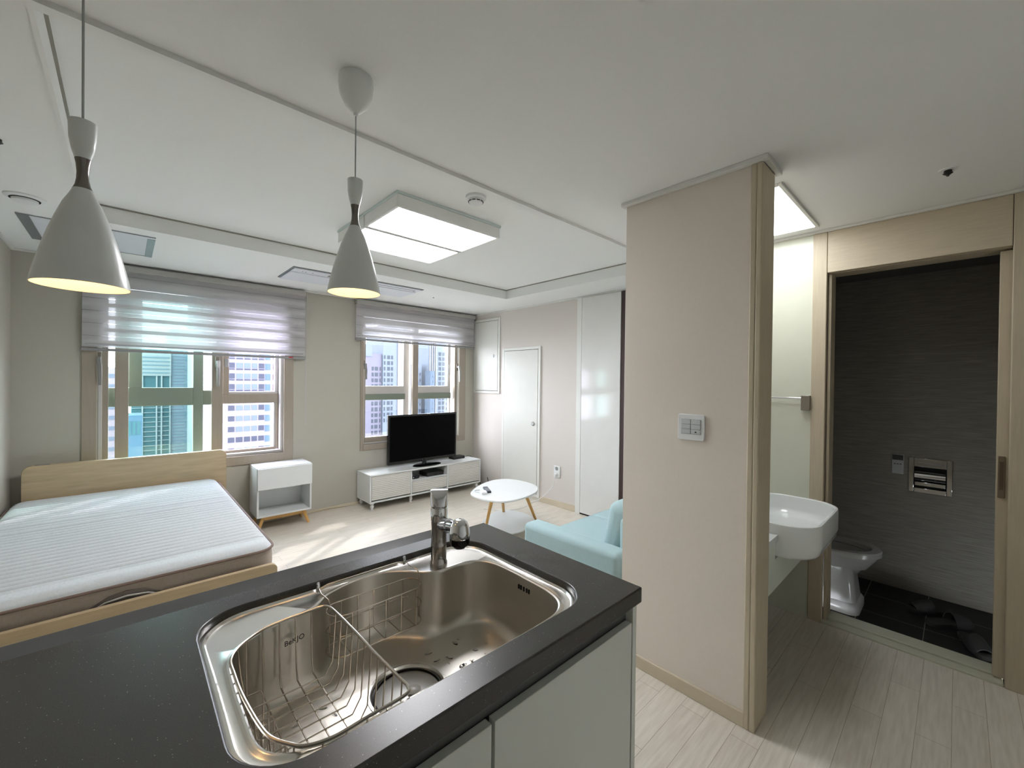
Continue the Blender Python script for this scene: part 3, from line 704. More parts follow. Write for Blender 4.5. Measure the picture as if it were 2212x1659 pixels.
# big wire basket
t = thing('wire_dish_basket', 'large steel wire basket hanging in the left half of the sink', 'dish basket', (.26, .85, .72))
KB = (CZ-.862)/(CZ-.865)
rimp = [(.150,.969),(.166,1.003),(.192,1.027),(.230,1.046),(.268,1.053),(.313,1.055),(.350,1.056),(.366,1.045),(.371,1.00),(.374,.90),(.375,.80),(.378,.704),(.378,.675),(.365,.660),(.298,.658),(.24,.656),(.203,.668),(.180,.690),(.163,.721),(.156,.756),(.151,.809),(.148,.865),(.148,.92)]
rimp = [(x+.004 if x < .2 else x, y) for x, y in rimp]
rim3 = catmull([(x, y, .862) for x, y in rimp], 6)
MB().tube(rim3, .0030, 8, closed=True).build('rim_wire', STEELW, t)
def inside_y(x):
    ys = []
    n = len(rim3)
    for i in range(n):
        a, c = rim3[i], rim3[(i+1) % n]
        if (a.x-x)*(c.x-x) < 0: ys.append(a.y+(c.y-a.y)*(x-a.x)/(c.x-a.x))
    return (min(ys), max(ys)) if len(ys) > 1 else None
def inside_x(y):
    xs = []
    n = len(rim3)
    for i in range(n):
        a, c = rim3[i], rim3[(i+1) % n]
        if (a.y-y)*(c.y-y) < 0: xs.append(a.x+(c.x-a.x)*(y-a.y)/(c.y-a.y))
    return (min(xs), max(xs)) if len(xs) > 1 else None
ZB_ = .722; wr = .0017
for k in range(11):        # wires running left to right, up both sides
    y = .695+.031*k
    q = inside_x(y)
    if not q: continue
    x0, x1 = q; d = .026
    P = [(x0, y, .862), (x0+.006, y, .80), (x0+.014, y, ZB_+.03), (x0+d, y, ZB_), (x1-d, y, ZB_), (x1-.008, y, ZB_+.028), (x1-.001, y, .862)]
    MB().tube(P, wr, 6).build('cross_wire', STEELW, t)
for x in (.19, .225, .26, .295, .33):
    q = inside_y(x)
    if not q: continue
    y0, y1 = q; d = .02
    P = [(x, y0, .862), (x, y0+.006, .80), (x, y0+.010, ZB_+.02), (x, y0+d, ZB_-.0025), (x, y1-d, ZB_-.0025), (x, y1-.010, ZB_+.02), (x, y1-.004, .80), (x, y1, .862)]
    MB().tube(P, wr, 6).build('length_wire', STEELW, t)
for k in range(5):         # the short prongs at the left side
    y = .71+.04*k
    MB().tube([(.165, y+.012, .835), (.188, y+.012, .835), (.192, y+.012, .826), (.192, y+.012, ZB_+.012)], wr, 6).build('plate_prong', STEELW, t)
# small basket on its hanging rail
t = thing('wire_cup_basket', 'small oval wire basket hanging at the back of the sink below a rail', 'dish basket', (.5, 1.08, .73))
rail = MB(); rail.tube([(.375, 1.146, .862), (.40, 1.1455, .8685), (.50, 1.1455, .8685), (.60, 1.1455, .8685), (.628, 1.146, .862)], .0022, 8); rail.build('hanging_rail', STEELW, t)
for x in (.376, .627):
    MB().lathe([(.005, .856), (.005, .876), (.003, .880)], (x, 1.148, 0), 16).build('rail_stud', CHROME, t)
def oval(z, x0=.372, x1=.632, y0=1.030, y1=1.105, n=60):
    r = (y1-y0)/2
    p = []
    for i in range(n):
        a = 2*PI*i/n; c, s = math.cos(a), math.sin(a)
        cx = (x1-r) if c > 0 else (x0+r)
        p.append((cx+r*c, (y0+y1)/2+r*s, z))
    return p
for z in (.833, .781, .730):
    MB().tube(oval(z), .0017, 7, closed=True).build('ring_wire', STEELW, t)
for x in (.42, .465, .51, .555, .60):
    MB().tube([(x, 1.105, .833), (x, 1.105, .732), (x, 1.100, .728), (x, 1.036, .728), (x, 1.030, .732), (x, 1.030, .833)], .0014, 6).build('hoop_wire', STEELW, t)
for x, y in ((.376, 1.062), (.628, 1.062)):
    MB().tube([(x, 1.146, .866), (x-.005, 1.11, .866), (x, 1.072, .864), (x, y, .855), (x, y, .732)], .0017, 7).build('hanger_wire', STEELW, t)
# tap
FX, FY = .714, 1.092
t = thing('kitchen_tap', 'chrome kitchen tap with pull-out spray head behind the sink', 'tap', (FX, FY, ZR))
MB().lathe([(.0265, .848), (.0265, .858), (.0235, .862), (.0238, .905), (.0246, .908), (.0246, .911), (.0235, .914), (.0232, .96), (.0245, .985)], (FX, FY, 0), 40).build('base_column', mat('tap_chrome_dull', (176, 172, 166), .14, 1), t)
MB().lathe([(.0245, .985), (.0262, .990), (.0262, 1.022), (.0250, 1.024), (.0250, 1.030), (.0262, 1.032)], (FX, FY, 0), 40).build('body', CHROME, t)
# lever cap: wedge with a scooped face toward the user
ux, uy = -.53, -.85
b = MB()
n = 32; rs = []
for h, cut in ((1.033, 0), (1.050, .1), (1.062, .30), (1.072, .55), (1.0785, .8), (1.080, .9)):
    rg = []
    for i in range(n):
        a = 2*PI*i/n; x, y = .0268*math.cos(a), .0268*math.sin(a)
        dd = x*ux+y*uy
        lim = .0268*(1-1.15*cut)
        if dd > lim: x -= (dd-lim)*ux; y -= (dd-lim)*uy
        rg.append((FX+x, FY+y, h))
    rs.append(rg)
b.rings(rs); b.build('lever_cap', CHROME, t)
HX, HY, HZ = .699, .962, .985
arm = [(FX-.002, FY-.016, .978), (FX-.006, FY-.05, .984), (FX-.010, FY-.082, .992), (HX, HY+.015, HZ+.012)]
b = MB(); b.tube(arm, .0165, 20, r1=.0155); b.build('spout_arm', CHROME, t)
b = MB(); b.tube([(FX-.0045, FY-.040, .982), (FX-.0075, FY-.066, .989)], .0195, 24); b.build('swivel_collar', CHROME, t)
hd = MB().lathe([(.004, .040), (.014, .038), (.022, .031), (.027, .018), (.0292, .002), (.0290, -.012)], (HX, HY, HZ), 40, cap1=False).build('spray_head', CHROME, t)
MB().lathe([(.0290, -.012), (.0284, -.024), (.026, -.032), (.018, -.036), (.016, -.041), (.001, -.041)], (HX, HY, HZ), 40, cap0=True).build('nozzle', BLACKG, hd)

# ------------------------------------------------------------ bed
t = thing('bed_frame', 'light oak bed frame with a tall headboard under the left window', 'bed', (.03, 3.5, 0))
def board(name, x0, x1, z0, z1, r, y0, y1, parent):
    p = [(x0, z0), (x1, z0)]
    for i in range(9): a = math.radians(90*i/8); p.append((x1-r+r*math.cos(a), z1-r+r*math.sin(a)))
    for i in range(9): a = math.radians(90+90*i/8); p.append((x0+r+r*math.cos(a), z1-r+r*math.sin(a)))
    return MB().rings([[(x, y0, z) for x, z in p], [(x, y1, z) for x, z in p]]).build(name, OAK, parent, bevel=.002)
hb = board('headboard', -.535, .672, .05, .772, .05, 4.49, 4.54, t)
MB().box(-.475, 4.508, .771, -.40, 4.53, .775).build('socket_strip', VENTG, hb, bevel=.002)
board('footboard', -.56, .596, .05, .440, .03, 2.452, 2.478, t)
box('side_rail', BLACK, (.590, 2.478, .24), (.625, 4.49, .34), t, bevel=.004)
box('side_rail', BLACK, (-.585, 2.478, .24), (-.545, 4.49, .34), t, bevel=.004)
b = MB()
for k in range(13): b.box(-.545, 2.54+.15*k, .315, .590, 2.61+.15*k, .335)
b.build('slat_base', OAK, t)
t = thing('mattress', 'white ribbed mattress with brown side band on the oak bed', 'mattress', (.02, 3.5, .335))
def mshape(inset, z, x0=-.585, x1=.602, y0=2.51, y1=4.485, r=.09):
    return [(x, y, z) for x, y in rrect(x0+inset, y0+inset, x1-inset, y1-inset, r-inset*.6, 8)]
Z0, Z1 = .336, .53
MB().rings([mshape(.02, Z0), mshape(.004, Z0+.02), mshape(0, Z0+.08), mshape(0, Z1-.075), mshape(.004, Z1-.035)], True, True, True).build('side_band', MATTF, t)
for z in (Z0+.018, Z1-.032):
    MB().tube(mshape(-.001, z), .007, 8, closed=True).build('piping', PIPE, t)
# ribbed quilted top, ribs run across the bed
bm = bmesh.new(); nx, ny = 46, 420; x0, x1, y0, y1 = -.583, .600, 2.512, 4.483
widths = []; yy = 0
while yy < (y1-y0):
    wd_ = random.choice((.054, .056, .058, .050, .060, .028)); widths.append((yy, wd_)); yy += wd_
def rib(y):
    for a, wd_ in widths:
        if a <= y-y0 < a+wd_:
            u = (y-y0-a)/wd_; return (math.sin(PI*u))**.6
    return .5
grid = []
for j in range(ny+1):
    row = []
    for i in range(nx+1):
        x = x0+(x1-x0)*i/nx; y = y0+(y1-y0)*j/ny
        cx = min(x-x0, x1-x); cy = min(y-y0, y1-y)
        r = .085
        if cx < r and cy < r:
            qx, qy = r-cx, r-cy; L_ = math.hypot(qx, qy)
            m_ = max(qx, qy)
            if L_ > 0:
                s_ = m_/L_; qx2, qy2 = qx*s_, qy*s_
                x += (qx-qx2)*(1 if x < 0 else -1); y += (qy-qy2)*(1 if y < 3.5 else -1)
        ed = min(x-x0, x1-x, y-y0, y1-y)
        qx, qy = max(0, r-min(x-x0, x1-x)), max(0, r-min(y-y0, y1-y)); ed = r-math.hypot(qx, qy) if (qx > 0 and qy > 0) else ed
        ed = max(0, ed)
        f = min(1, ed/.06); dome = Z1-.034+.036*math.sqrt(max(0, 1-(1-f)**2))
        fr_ = min(1, max(0, (y-y0-.10)/.03)) if y < y0+.14 else 1
        row.append(bm.verts.new((x, y, dome+(rib(y)-.7)*.024*min(1, ed/.05)*fr_)))
    grid.append(row)
for j in range(ny):
    for i in range(nx): bm.faces.new((grid[j][i], grid[j][i+1], grid[j+1][i+1], grid[j+1][i]))
m_ = MB(); m_.bm.free(); m_.bm = bm
m_.build('quilted_top', QUILT, t)
b = MB(); prs = []
hpz = Z0+.045
pts_o = [(.02, hpz-.012), (.05, hpz+.018), (.11, hpz+.05), (.17, hpz+.058), (.23, hpz+.05), (.29, hpz+.018), (.32, hpz-.012)]
hh = MB().rings([[(x-.16, 2.5075, z+.03) for x, z in pts_o], [(x-.16, 2.501, z+.03) for x, z in pts_o]]).build('handle_patch', mat('handle_grey', (112, 104, 98), .7), t)
MB().tube([(-.105, 2.502, hpz+.035), (-.06, 2.495, hpz+.06), (.01, 2.492, hpz+.070), (.08, 2.495, hpz+.06), (.125, 2.502, hpz+.035)], .004, 6).build('handle_cord', mat('handle_light', (190, 186, 180), .6), hh)

# ------------------------------------------------------------ nightstand
NY = 4.33
t = thing('nightstand', 'white nightstand with open shelf on angled wooden legs beside the bed', 'nightstand', (1.12, 4.48, 0))
b = MB(); x0, x1, zb, zt = .880, 1.350, .135, .592; e = .016
b.box(x0, NY+.004, zt-e, x1, 4.632, zt); b.box(x0, NY+.004, zb, x1, 4.632, zb+e); b.box(x0, NY+.004, zb+e, x0+e, 4.632, zt-e); b.box(x1-e, NY+.004, zb+e, x1, 4.632, zt-e)
b.box(x0+e, NY+.004, .385, x1-e, 4.615, .385+e); b.box(x0+e, 4.615, zb+e, x1-e, 4.632, zt-e)
b.build('carcass', WHITE, t, bevel=.0015)
box('drawer', WHITE, (x0+.003, NY-.014, .392), (x1-.001, NY+.003, zt-.006), t, bevel=.002)
box('leg_rail', BEECH, (x0+.06, NY+.045, .095), (x1-.06, NY+.065, zb), t, bevel=.002)
box('leg_rail', BEECH, (x0+.06, 4.57, .095), (x1-.06, 4.59, zb), t, bevel=.002)
for sx, xx in ((-1, x0+.062), (1, x1-.062)):
    for sy, yy_ in ((-1, NY+.052), (1, 4.58)):
        MB().tube([(xx, yy_, zb), (xx+sx*.045, yy_+sy*.018, 0)], .019, 16, r1=.011).build('leg', BEECH, t)

# ------------------------------------------------------------ tv stand and things on it
TY0, TY1 = 4.285, 4.63
t = thing('tv_stand', 'low white television bench with ribbed doors below the right window', 'tv stand', (2.68, 4.46, 0))
x0, x1, zb, zt = 1.925, 3.44, .078, .386; e = .018
b = MB(); b.box(x0, TY0, zt-e, x1, TY1, zt); b.box(x0, TY0, zb, x1, TY1, zb+e); b.box(x0, TY0, zb+e, x0+e, TY1, zt-e); b.box(x1-e, TY0, zb+e, x1, TY1, zt-e)
dx1, dx2 = 2.425, 2.925
b.box(dx1-.008, TY0, zb+e, dx1+.008, TY1, zt-e); b.box(dx2-.008, TY0, zb+e, dx2+.008, TY1, zt-e); b.box(dx1+.008, TY0+.004, .242, dx2-.008, TY1, .254); b.box(x0+e, TY1-.012, zb+e, x1-e, TY1, zt-e)
b.build('carcass', WHITE, t, bevel=.004)
def ribbed(name, xa, xb, za, zc_):
    bm = MB(); n = int((zc_-za)/.019); ww = (zc_-za)/n
    pr = [(TY0+.014, za)]
    for k in range(n):
        for q in range(5):
            u = q/4; pr.append((TY0+.004-.0045*math.sin(PI*u)**.7*.9+.0, za+ww*(k+u)))
    pr.append((TY0+.014, zc_))
    bm.rings([[(xa, y, z) for y, z in pr], [(xb, y, z) for y, z in pr]])
    o = bm.build(name, mat('ribbed_front', (212, 211, 204), .5), t)
    return o
d1 = ribbed('cabinet_door', x0+e+.004, dx1-.012, zb+e+.012, zt-e-.004)
ribbed('drawer', dx1+.012, dx2-.012, zb+e+.012, .238)
ribbed('cabinet_door', dx2+.012, x1-e-.004, zb+e+.012, zt-e-.004)
for xx, yy_ in ((1.965, TY0+.035), (2.44, TY0+.05), (2.92, TY0+.05), (3.40, TY0+.035), (1.965, TY1-.035), (3.40, TY1-.035)):
    MB().lathe([(.024, zb), (.024, .066), (.014, .060), (.020, .048), (.022, .036), (.016, .022), (.011, .016), (.016, .010), (.015, 0)], (xx, yy_, 0), 20).build('turned_leg', WHITE, t)
# television
t = thing('television', 'black flat screen television on the low white bench', 'television', (2.70, 4.47, zt))
xa, xb, za, zc_ = 2.215, 3.175, .430, 1.005; ty = 4.465; dy = .0
def tvp(x): return ty+.012*(x-2.7)
b = MB(); b.hexa([(xa, tvp(xa), za), (xb, tvp(xb), za), (xb, tvp(xb)+.035, za), (xa, tvp(xa)+.035, za), (xa, tvp(xa), zc_), (xb, tvp(xb), zc_), (xb, tvp(xb)+.035, zc_), (xa, tvp(xa)+.035, zc_)])
b.box(2.40, ty+.03, .50, 3.0, ty+.07, .92)
b.build('casing', BLACKG, t, bevel=.004)
b = MB(); q = .022; b.hexa([(xa+q, tvp(xa)-.002, za+q+.01), (xb-q, tvp(xb)-.002, za+q+.01), (xb-q, tvp(xb)+.003, za+q+.01), (xa+q, tvp(xa)+.003, za+q+.01), (xa+q, tvp(xa)-.002, zc_-q), (xb-q, tvp(xb)-.002, zc_-q), (xb-q, tvp(xb)+.003, zc_-q), (xa+q, tvp(xa)+.003, zc_-q)])
b.build('screen', SCREEN, t)
box('logo', ALU, (2.675, ty-.003, za+.009), (2.725, ty-.0005, za+.017), t)
MB().tube([(2.70, ty+.005, zt+.01), (2.70, ty+.015, za+.03)], .028, 20).build('neck', BLACKG, t)
MB().lathe([(.19, 0), (.192, .004), (.175, .012), (.06, .018), (.03, .02)], (2.70, ty-.06, zt), 56, sy=.5).build('stand_base', BLACKG, t)
t = thing('router', 'black router with an upright antenna at the right end of the bench', 'router', (3.24, 4.50, zt))
box('body', BLACK, (3.13, 4.46, zt), (3.31, 4.57, zt+.035), t, bevel=.004)
MB().tube([(3.205, 4.53, zt+.03), (3.222, 4.55, zt+.17)], .006, 10, r1=.004).build('antenna', BLACK, t)
t = thing('set_top_box', 'black set-top box in the open slot of the television bench', 'set-top box', (2.77, 4.42, .254))
box('body', BLACK, (2.66, 4.34, .254), (2.90, 4.52, .30), t, bevel=.004); box('display', BLACKG, (2.80, 4.337, .264), (2.89, 4.341, .29), t)
box('button', ALU, (2.885, 4.335, .276), (2.892, 4.338, .282), t)
t = thing('media_box', 'small black box at the left of the bench slot', 'media box', (2.52, 4.38, .254))
MB().lathe([(.06, 0), (.062, .012), (.055, .022), (.02, .026)], (2.52, 4.39, .254), 32, sy=.8).build('body', BLACKG, t); MB().tube([(2.52, 4.43, .265), (2.60, 4.5, .262)], .003, 6).build('lead', BLACK, t)
# cables
b = MB(); b.tube(catmull([(3.28, 4.55, zt+.004), (3.36, 4.56, zt+.004), (3.452, 4.50, zt-.0), (3.47, 4.48, .30), (3.50, 4.42, .12), (3.53, 4.38, .010), (3.50, 4.33, .007), (3.46, 4.30, .007)], 6, False), .0035, 7)
tag(b.build('power_cable', BLACK), 'black cable looping down the right end of the television bench', 'cable')
b = MB(); b.box(3.42, 4.10, 0, 3.50, 4.30, .03)
b = b.build('power_strip', BLACK, bevel=.004); tag(b, 'dark power strip on the floor between the bench and the coffee table', 'power strip')
MB().tube(catmull([(3.50, 4.20, .015), (3.53, 4.23, .06), (3.52, 4.24, .14)], 6, False), .005, 7).build('plug_lead', BLACK, b)
b = MB(); b.tube(catmull([(1.36, YW-.018, .006), (1.6, YW-.018, .02), (1.8, YW-.02, .008), (1.93, YW-.025, .006)], 8, False), .0035, 6)
tag(b.build('wall_cable', mat('cream_cable', (214, 206, 180), .5)), 'thin cream cable along the wall foot between nightstand and bench', 'cable')

# ------------------------------------------------------------ coffee table
t = thing('coffee_table', 'white rounded coffee table with a lower shelf and yellow wooden legs', 'coffee table', (2.53, 2.85, 0))
top = [(2.27,2.963),(2.47,3.10),(2.683,3.172),(2.83,3.14),(2.905,3.02),(2.912,2.86),(2.872,2.72),(2.76,2.607),(2.63,2.553),(2.502,2.530),(2.38,2.533),(2.293,2.567),(2.236,2.65),(2.212,2.75),(2.213,2.86)]
tp = [(p.x, p.y) for p in catmull([(x, y, 0) for x, y in top], 5)]
MB().prism(tp, .405, .422).build('tabletop', WHITE, t, bevel=.005, segs=3)
cx_, cy_ = 2.56, 2.85
lowp = [(cx_+.05+(x-cx_)*.78, cy_+.0+(y-cy_)*.86) for x, y in tp]
MB().prism(lowp, .105, .118).build('lower_shelf', WHITE, t, bevel=.004, segs=3)
for (ax, ay), (bx, by) in (((2.41, 2.82), (2.37, 2.90)), ((2.61, 2.93), (2.82, 3.12)), ((2.71, 2.73), (2.97, 2.79))):
    MB().tube([(ax, ay, .406), (bx, by, 0)], .017, 16, r1=.011).build('leg', BEECH, t)
def small(name, m, cx, cy, z, L, W, H, ang, parent=None, bevel=.003):
    b = MB().box(-L/2, -W/2, 0, L/2, W/2, H); b.xf(Matrix.Translation((cx, cy, z)) @ Matrix.Rotation(ang, 4, 'Z')); return b.build(name, m, parent, bevel=bevel)
t = thing('remote_control', 'dark remote control lying on the white coffee table', 'remote control', (2.405, 2.90, .422))
A_ = math.radians(62)
small('body', mat('remote_dark', (58, 62, 72), .4), 2.405, 2.90, .422, .17, .046, .018, A_, t, .006)
for k in range(4):
    for j in (-1, 0, 1):
        u, v = -.055+.026*k, j*.012
        small('button', mat('remote_button', (170, 174, 182), .5), 2.405+u*math.cos(A_)-v*math.sin(A_), 2.90+u*math.sin(A_)+v*math.cos(A_), .440, .010, .007, .002, A_, t, 0)
t = thing('adapter', 'small white adapter with a curled lead left of the remote control', 'adapter', (2.325, 2.86, .422))
small('body', PLASTW, 2.325, 2.845, .422, .075, .05, .022, A_, t, .008)
MB().tube(catmull([(2.30, 2.88, .43), (2.29, 2.93, .428), (2.33, 2.965, .427), (2.365, 2.95, .427)], 6, False), .003, 6).build('lead', PLASTG, t)

# ------------------------------------------------------------ wall outlet and cord
t = thing('wall_outlet', 'white double socket with a plug low on the right wall', 'outlet', (XR, 3.095, .395))
y0, y1, z0, z1 = 3.045, 3.140, .325, .462
box('cover_plate', PLASTW, (XR-.012, y0, z0), (XR, y1, z1), t, bevel=.006)
MB().lathe([(.022, 0), (.021, -.003)], (XR-.011, 3.0925, .430), 28, 'x').build('socket', mat('socket_shade', (150, 152, 150), .5), t)
MB().lathe([(.018, 0), (.017, -.025), (.010, -.034)], (XR-.011, 3.0925, .364), 24, 'x').build('plug', PLASTW, t)
b = MB(); b.tube(catmull([(XR-.04, 3.09, .362), (XR-.05, 3.09, .33), (XR-.04, 3.12, .24), (XR-.035, 3.20, .15), (XR-.04, 3.30, .06), (XR-.05, 3.38, .008), (3.45, 3.36, .006), (3.25, 3.30, .006), (3.05, 3.35, .006), (2.9, 3.55, .006)], 8, False), .0038, 7)
tag(b.build('white_cord', PLASTW), 'white cord running from the wall socket down onto the floor', 'cord')

# ------------------------------------------------------------ sofa
def cushion(name, x0, y0, z0, x1, y1, z1, r, parent, m=SOFA, lean=0):
    b = MB().box(x0, y0, z0, x1, y1, z1)
    if lean:
        for v in b.bm.verts:
            v.co.y += lean*(v.co.z-z0)/(z1-z0)*(-1)
    return b.build(name, m, parent, bevel=r, segs=5)
t = thing('sofa', 'mint green two-seat sofa standing behind the stub wall', 'sofa', (2.5, 1.55, 0))
cushion('armrest', 1.905, 1.215, .06, 2.045, 1.925, .500, .032, t)
cushion('armrest', 3.20, 1.215, .06, 3.34, 1.925, .500, .032, t)
cushion('seat_base', 2.045, 1.26, .06, 3.20, 1.90, .27, .02, t)
cushion('seat_cushion', 2.050, 1.36, .27, 2.620, 1.915, .405, .03, t)
cushion('seat_cushion', 2.625, 1.36, .27, 3.195, 1.915, .405, .03, t)
cushion('backrest', 2.040, 1.205, .06, 3.205, 1.30, .66, .035, t)
cushion('back_cushion', 2.050, 1.29, .39, 2.620, 1.44, .735, .06, t, lean=.06)
cushion('back_cushion', 2.625, 1.29, .39, 3.195, 1.44, .735, .06, t, lean=.06)
for x, y in ((1.97, 1.27), (1.97, 1.86), (3.27, 1.27), (3.27, 1.86)):
    MB().lathe([(.02, .06), (.014, 0)], (x, y, 0), 16).build('leg', BEECH, t)

# ------------------------------------------------------------ switch on the stub wall
t = thing('light_switch', 'white six-key light switch on the beige stub wall', 'light switch', (1.88, .87, 1.18))
SX = 1.88

sy0, sy1, sz0, sz1 = .762, .880, 1.161, 1.278
pl = MB().rings([[(SX+.001, y, z) for y, z in rrect(sy0, sz0, sy1, sz1, .008, 4)], [(SX-.007, y, z) for y, z in rrect(sy0, sz0, sy1, sz1, .008, 4)], [(SX-.009, y, z) for y, z in rrect(sy0+.002, sz0+.002, sy1-.002, sz1-.002, .007, 4)]])
pl.build('cover_plate', PLASTW, t)
SWB = mat('switch_gap', (150, 152, 150), .6)
box('key_well', SWB, (SX-.0095, sy0+.015, sz0+.028), (SX-.0085, sy1-.015, sz1-.022), t)
for c_ in range(2):
    for r_ in range(3):
        ya_ = sy0+.016+c_*.0445; za_ = sz0+.0285+r_*.0222
        box('key', PLASTG, (SX-.012, ya_, za_), (SX-.009, ya_+.0415, za_+.0208), t, bevel=.0012)
box('indicator', DARK, (SX-.0126, sy0+.032, sz0+.036), (SX-.0119, sy0+.040, sz0+.041), t)

# ------------------------------------------------------------ vanity in the niche
t = thing('wash_basin', 'white ceramic wash basin jutting out of the niche behind the stub wall', 'wash basin', (2.56, .6, .6))
def bs(ins, z, r=.15): return [(x, y, z) for x, y in rrect(2.235+ins, .420+ins, 2.890-ins, .83-ins, max(.02, r-ins*.8), 10)]
ZBt = .762
MB().rings([bs(.055, .600, .14), bs(.02, .607, .15), bs(.008, .622), bs(.0, .66), bs(0, ZBt-.008), bs(.003, ZBt), bs(.010, ZBt+.001), bs(.018, ZBt-.004), bs(.022, ZBt-.02), bs(.030, ZBt-.07), bs(.05, ZBt-.095), bs(.09, ZBt-.105)]).build('basin_body', CERAM, t)
MB().lathe([(.03, 0), (.03, .006), (.02, .008)], (2.56, .66, ZBt-.105), 28).build('drain', CHROME, t)
b = MB(); b.tube([(2.56, .86, .70), (2.56, .86, .90)], .02, 20); b.tube([(2.56, .86, .885), (2.56, .74, .89)], .012, 16); b.build('mixer_tap', CHROME, t)
t = thing('vanity_counter', 'white vanity counter and hanging front board under the wash basin', 'counter', (2.5, .8, .45))
b = MB(); b.box(2.025, .565, .690, 2.234, 1.055, .715); b.box(2.234, .831, .690, 2.891, 1.055, .715); b.box(2.891, .565, .690, XB-.014, 1.055, .715)
b.build('counter_top', WHITE, t)
b = MB(); b.box(2.025, .575, .455, 2.234, .62, .69); b.hexa([(2.234, .575, .455), (2.84, .575, .455), (2.84, .62, .455), (2.234, .62, .455), (2.234, .575, .598), (XB-.05, .575, .598), (XB-.05, .62, .598), (2.234, .62, .598)])
b.build('front_board', SKIRTG, t)
t = thing('towel_bar', 'thin chrome towel bar on the pale panel above the wash basin', 'towel rail', (XB-.012, .8, 1.34))
for y in (.628, 1.02):
    box('wall_bracket', mat('bracket_metal', (150, 146, 136), .35, 1), (XB-.05, y-.022, 1.262), (XB-.012, y+.022, 1.352), t, bevel=.002)
MB().tube([(XB-.040, 1.03, 1.335), (XB-.040, .625, 1.335)], .006, 10).build('bar', CHROME, t)

# ------------------------------------------------------------ bathroom contents
TX = 3.655; TZ = -.1
t = thing('toilet', 'white toilet with open seat seen through the dark bathroom doorway', 'toilet', (TX, .65, TZ))
def egg(ins, z, hw=.195, yf=.325, yb=.83, dy=0):
    p = []
    ym = yf+.24
    for i in range(48):
        a = 2*PI*i/48; c, s_ = math.cos(a), math.sin(a)
        if s_ < 0: p.append((TX+(hw-ins)*c, ym+(ym-yf-ins)*s_+dy, z))
        else: p.append((TX+(hw-ins)*c*(1-.12*s_), ym+(yb-ym-ins)*s_+dy, z))
    return p
MB().rings([egg(.075, .185), egg(.024, .262), egg(.020, .280), egg(.065, .280), egg(.075, .22), egg(.12, .14), egg(.16, .12)]).build('bowl', CERAMD, t)
MB().rings([egg(.012, .283), egg(0, .287), egg(0, .312), egg(.008, .320), egg(.052, .320), egg(.060, .312), egg(.060, .283), egg(.012, .283)], True, False, False).build('seat', CERAMD, t)
def foot(ins, z, yf=.425): return [(x, y, z) for x, y in rrect(TX-.155+ins, yf+ins, TX+.155-ins, .95-ins, .06, 8)]
MB().rings([foot(0, TZ), foot(0, TZ+.045), foot(.010, TZ+.065), foot(.018, TZ+.07), foot(.030, .08), foot(.038, .17), foot(.03, .215)]).build('pedestal', CERAMD, t)
b = MB().box(TX-.19, .80, .10, TX+.19, 1.04, .66); b.build('tank', CERAMD, t, bevel=.03, segs=4)
b = MB().box(TX-.20, .79, .66, TX+.20, 1.045, .70); b.build('tank_lid', CERAMD, t, bevel=.012)
b = MB(); b.rings([[(x, .775+.02, z) for x, z in rrect(TX-.18, .33, TX+.18, .78, .12, 8)], [(x, .775, z) for x, z in rrect(TX-.18, .33, TX+.18, .78, .12, 8)]]); b.build('raised_lid', CERAMD, t, bevel=.006)
# paper holder
t = thing('paper_holder', 'square chrome toilet paper holder recessed in the grey bathroom tile', 'paper holder', (4.25, .13, .76))
hx = 4.25
b = MB(); y0, y1, z0, z1 = .018, .243, .640, .892; f = .03
b.box(hx-.012, y0, z0, hx, y0+f, z1); b.box(hx-.012, y1-f, z0, hx, y1, z1); b.box(hx-.012, y0+f, z1-.065, hx, y1-f, z1); b.box(hx-.012, y0+f, z0, hx, y1-f, z0+.035)
b.build('frame', CHROME, t, bevel=.003)
box('recess', DARK, (hx-.004, y0+f, z0+.035), (hx, y1-f, z1-.065), t)
MB().tube([(hx-.018, y0+f+.004, .765), (hx-.018, y1-f-.004, .765)], .036, 24).build('roller_cover', CHROME, t)
box('flap', CHROME, (hx-.03, y0+f+.004, .693), (hx-.012, y1-f-.004, .722), t, bevel=.003)
box('top_slot', ALU, (hx-.016, y0+.045, .848), (hx-.011, y1-.045, .862), t, bevel=.001)
t = thing('call_panel', 'small white control panel with a dark display left of the chrome paper holder', 'control panel', (4.25, .30, .82))
box('body', PLASTG, (hx-.014, .268, .758), (hx, .335, .905), t, bevel=.003)
box('display', mat('lcd_dark', (60, 64, 60), .3), (hx-.017, .272, .862), (hx-.013, .331, .900), t, bevel=.001)
for y in (.286, .302, .318): box('button', DARK, (hx-.016, y-.005, .830), (hx-.013, y+.005, .835), t)
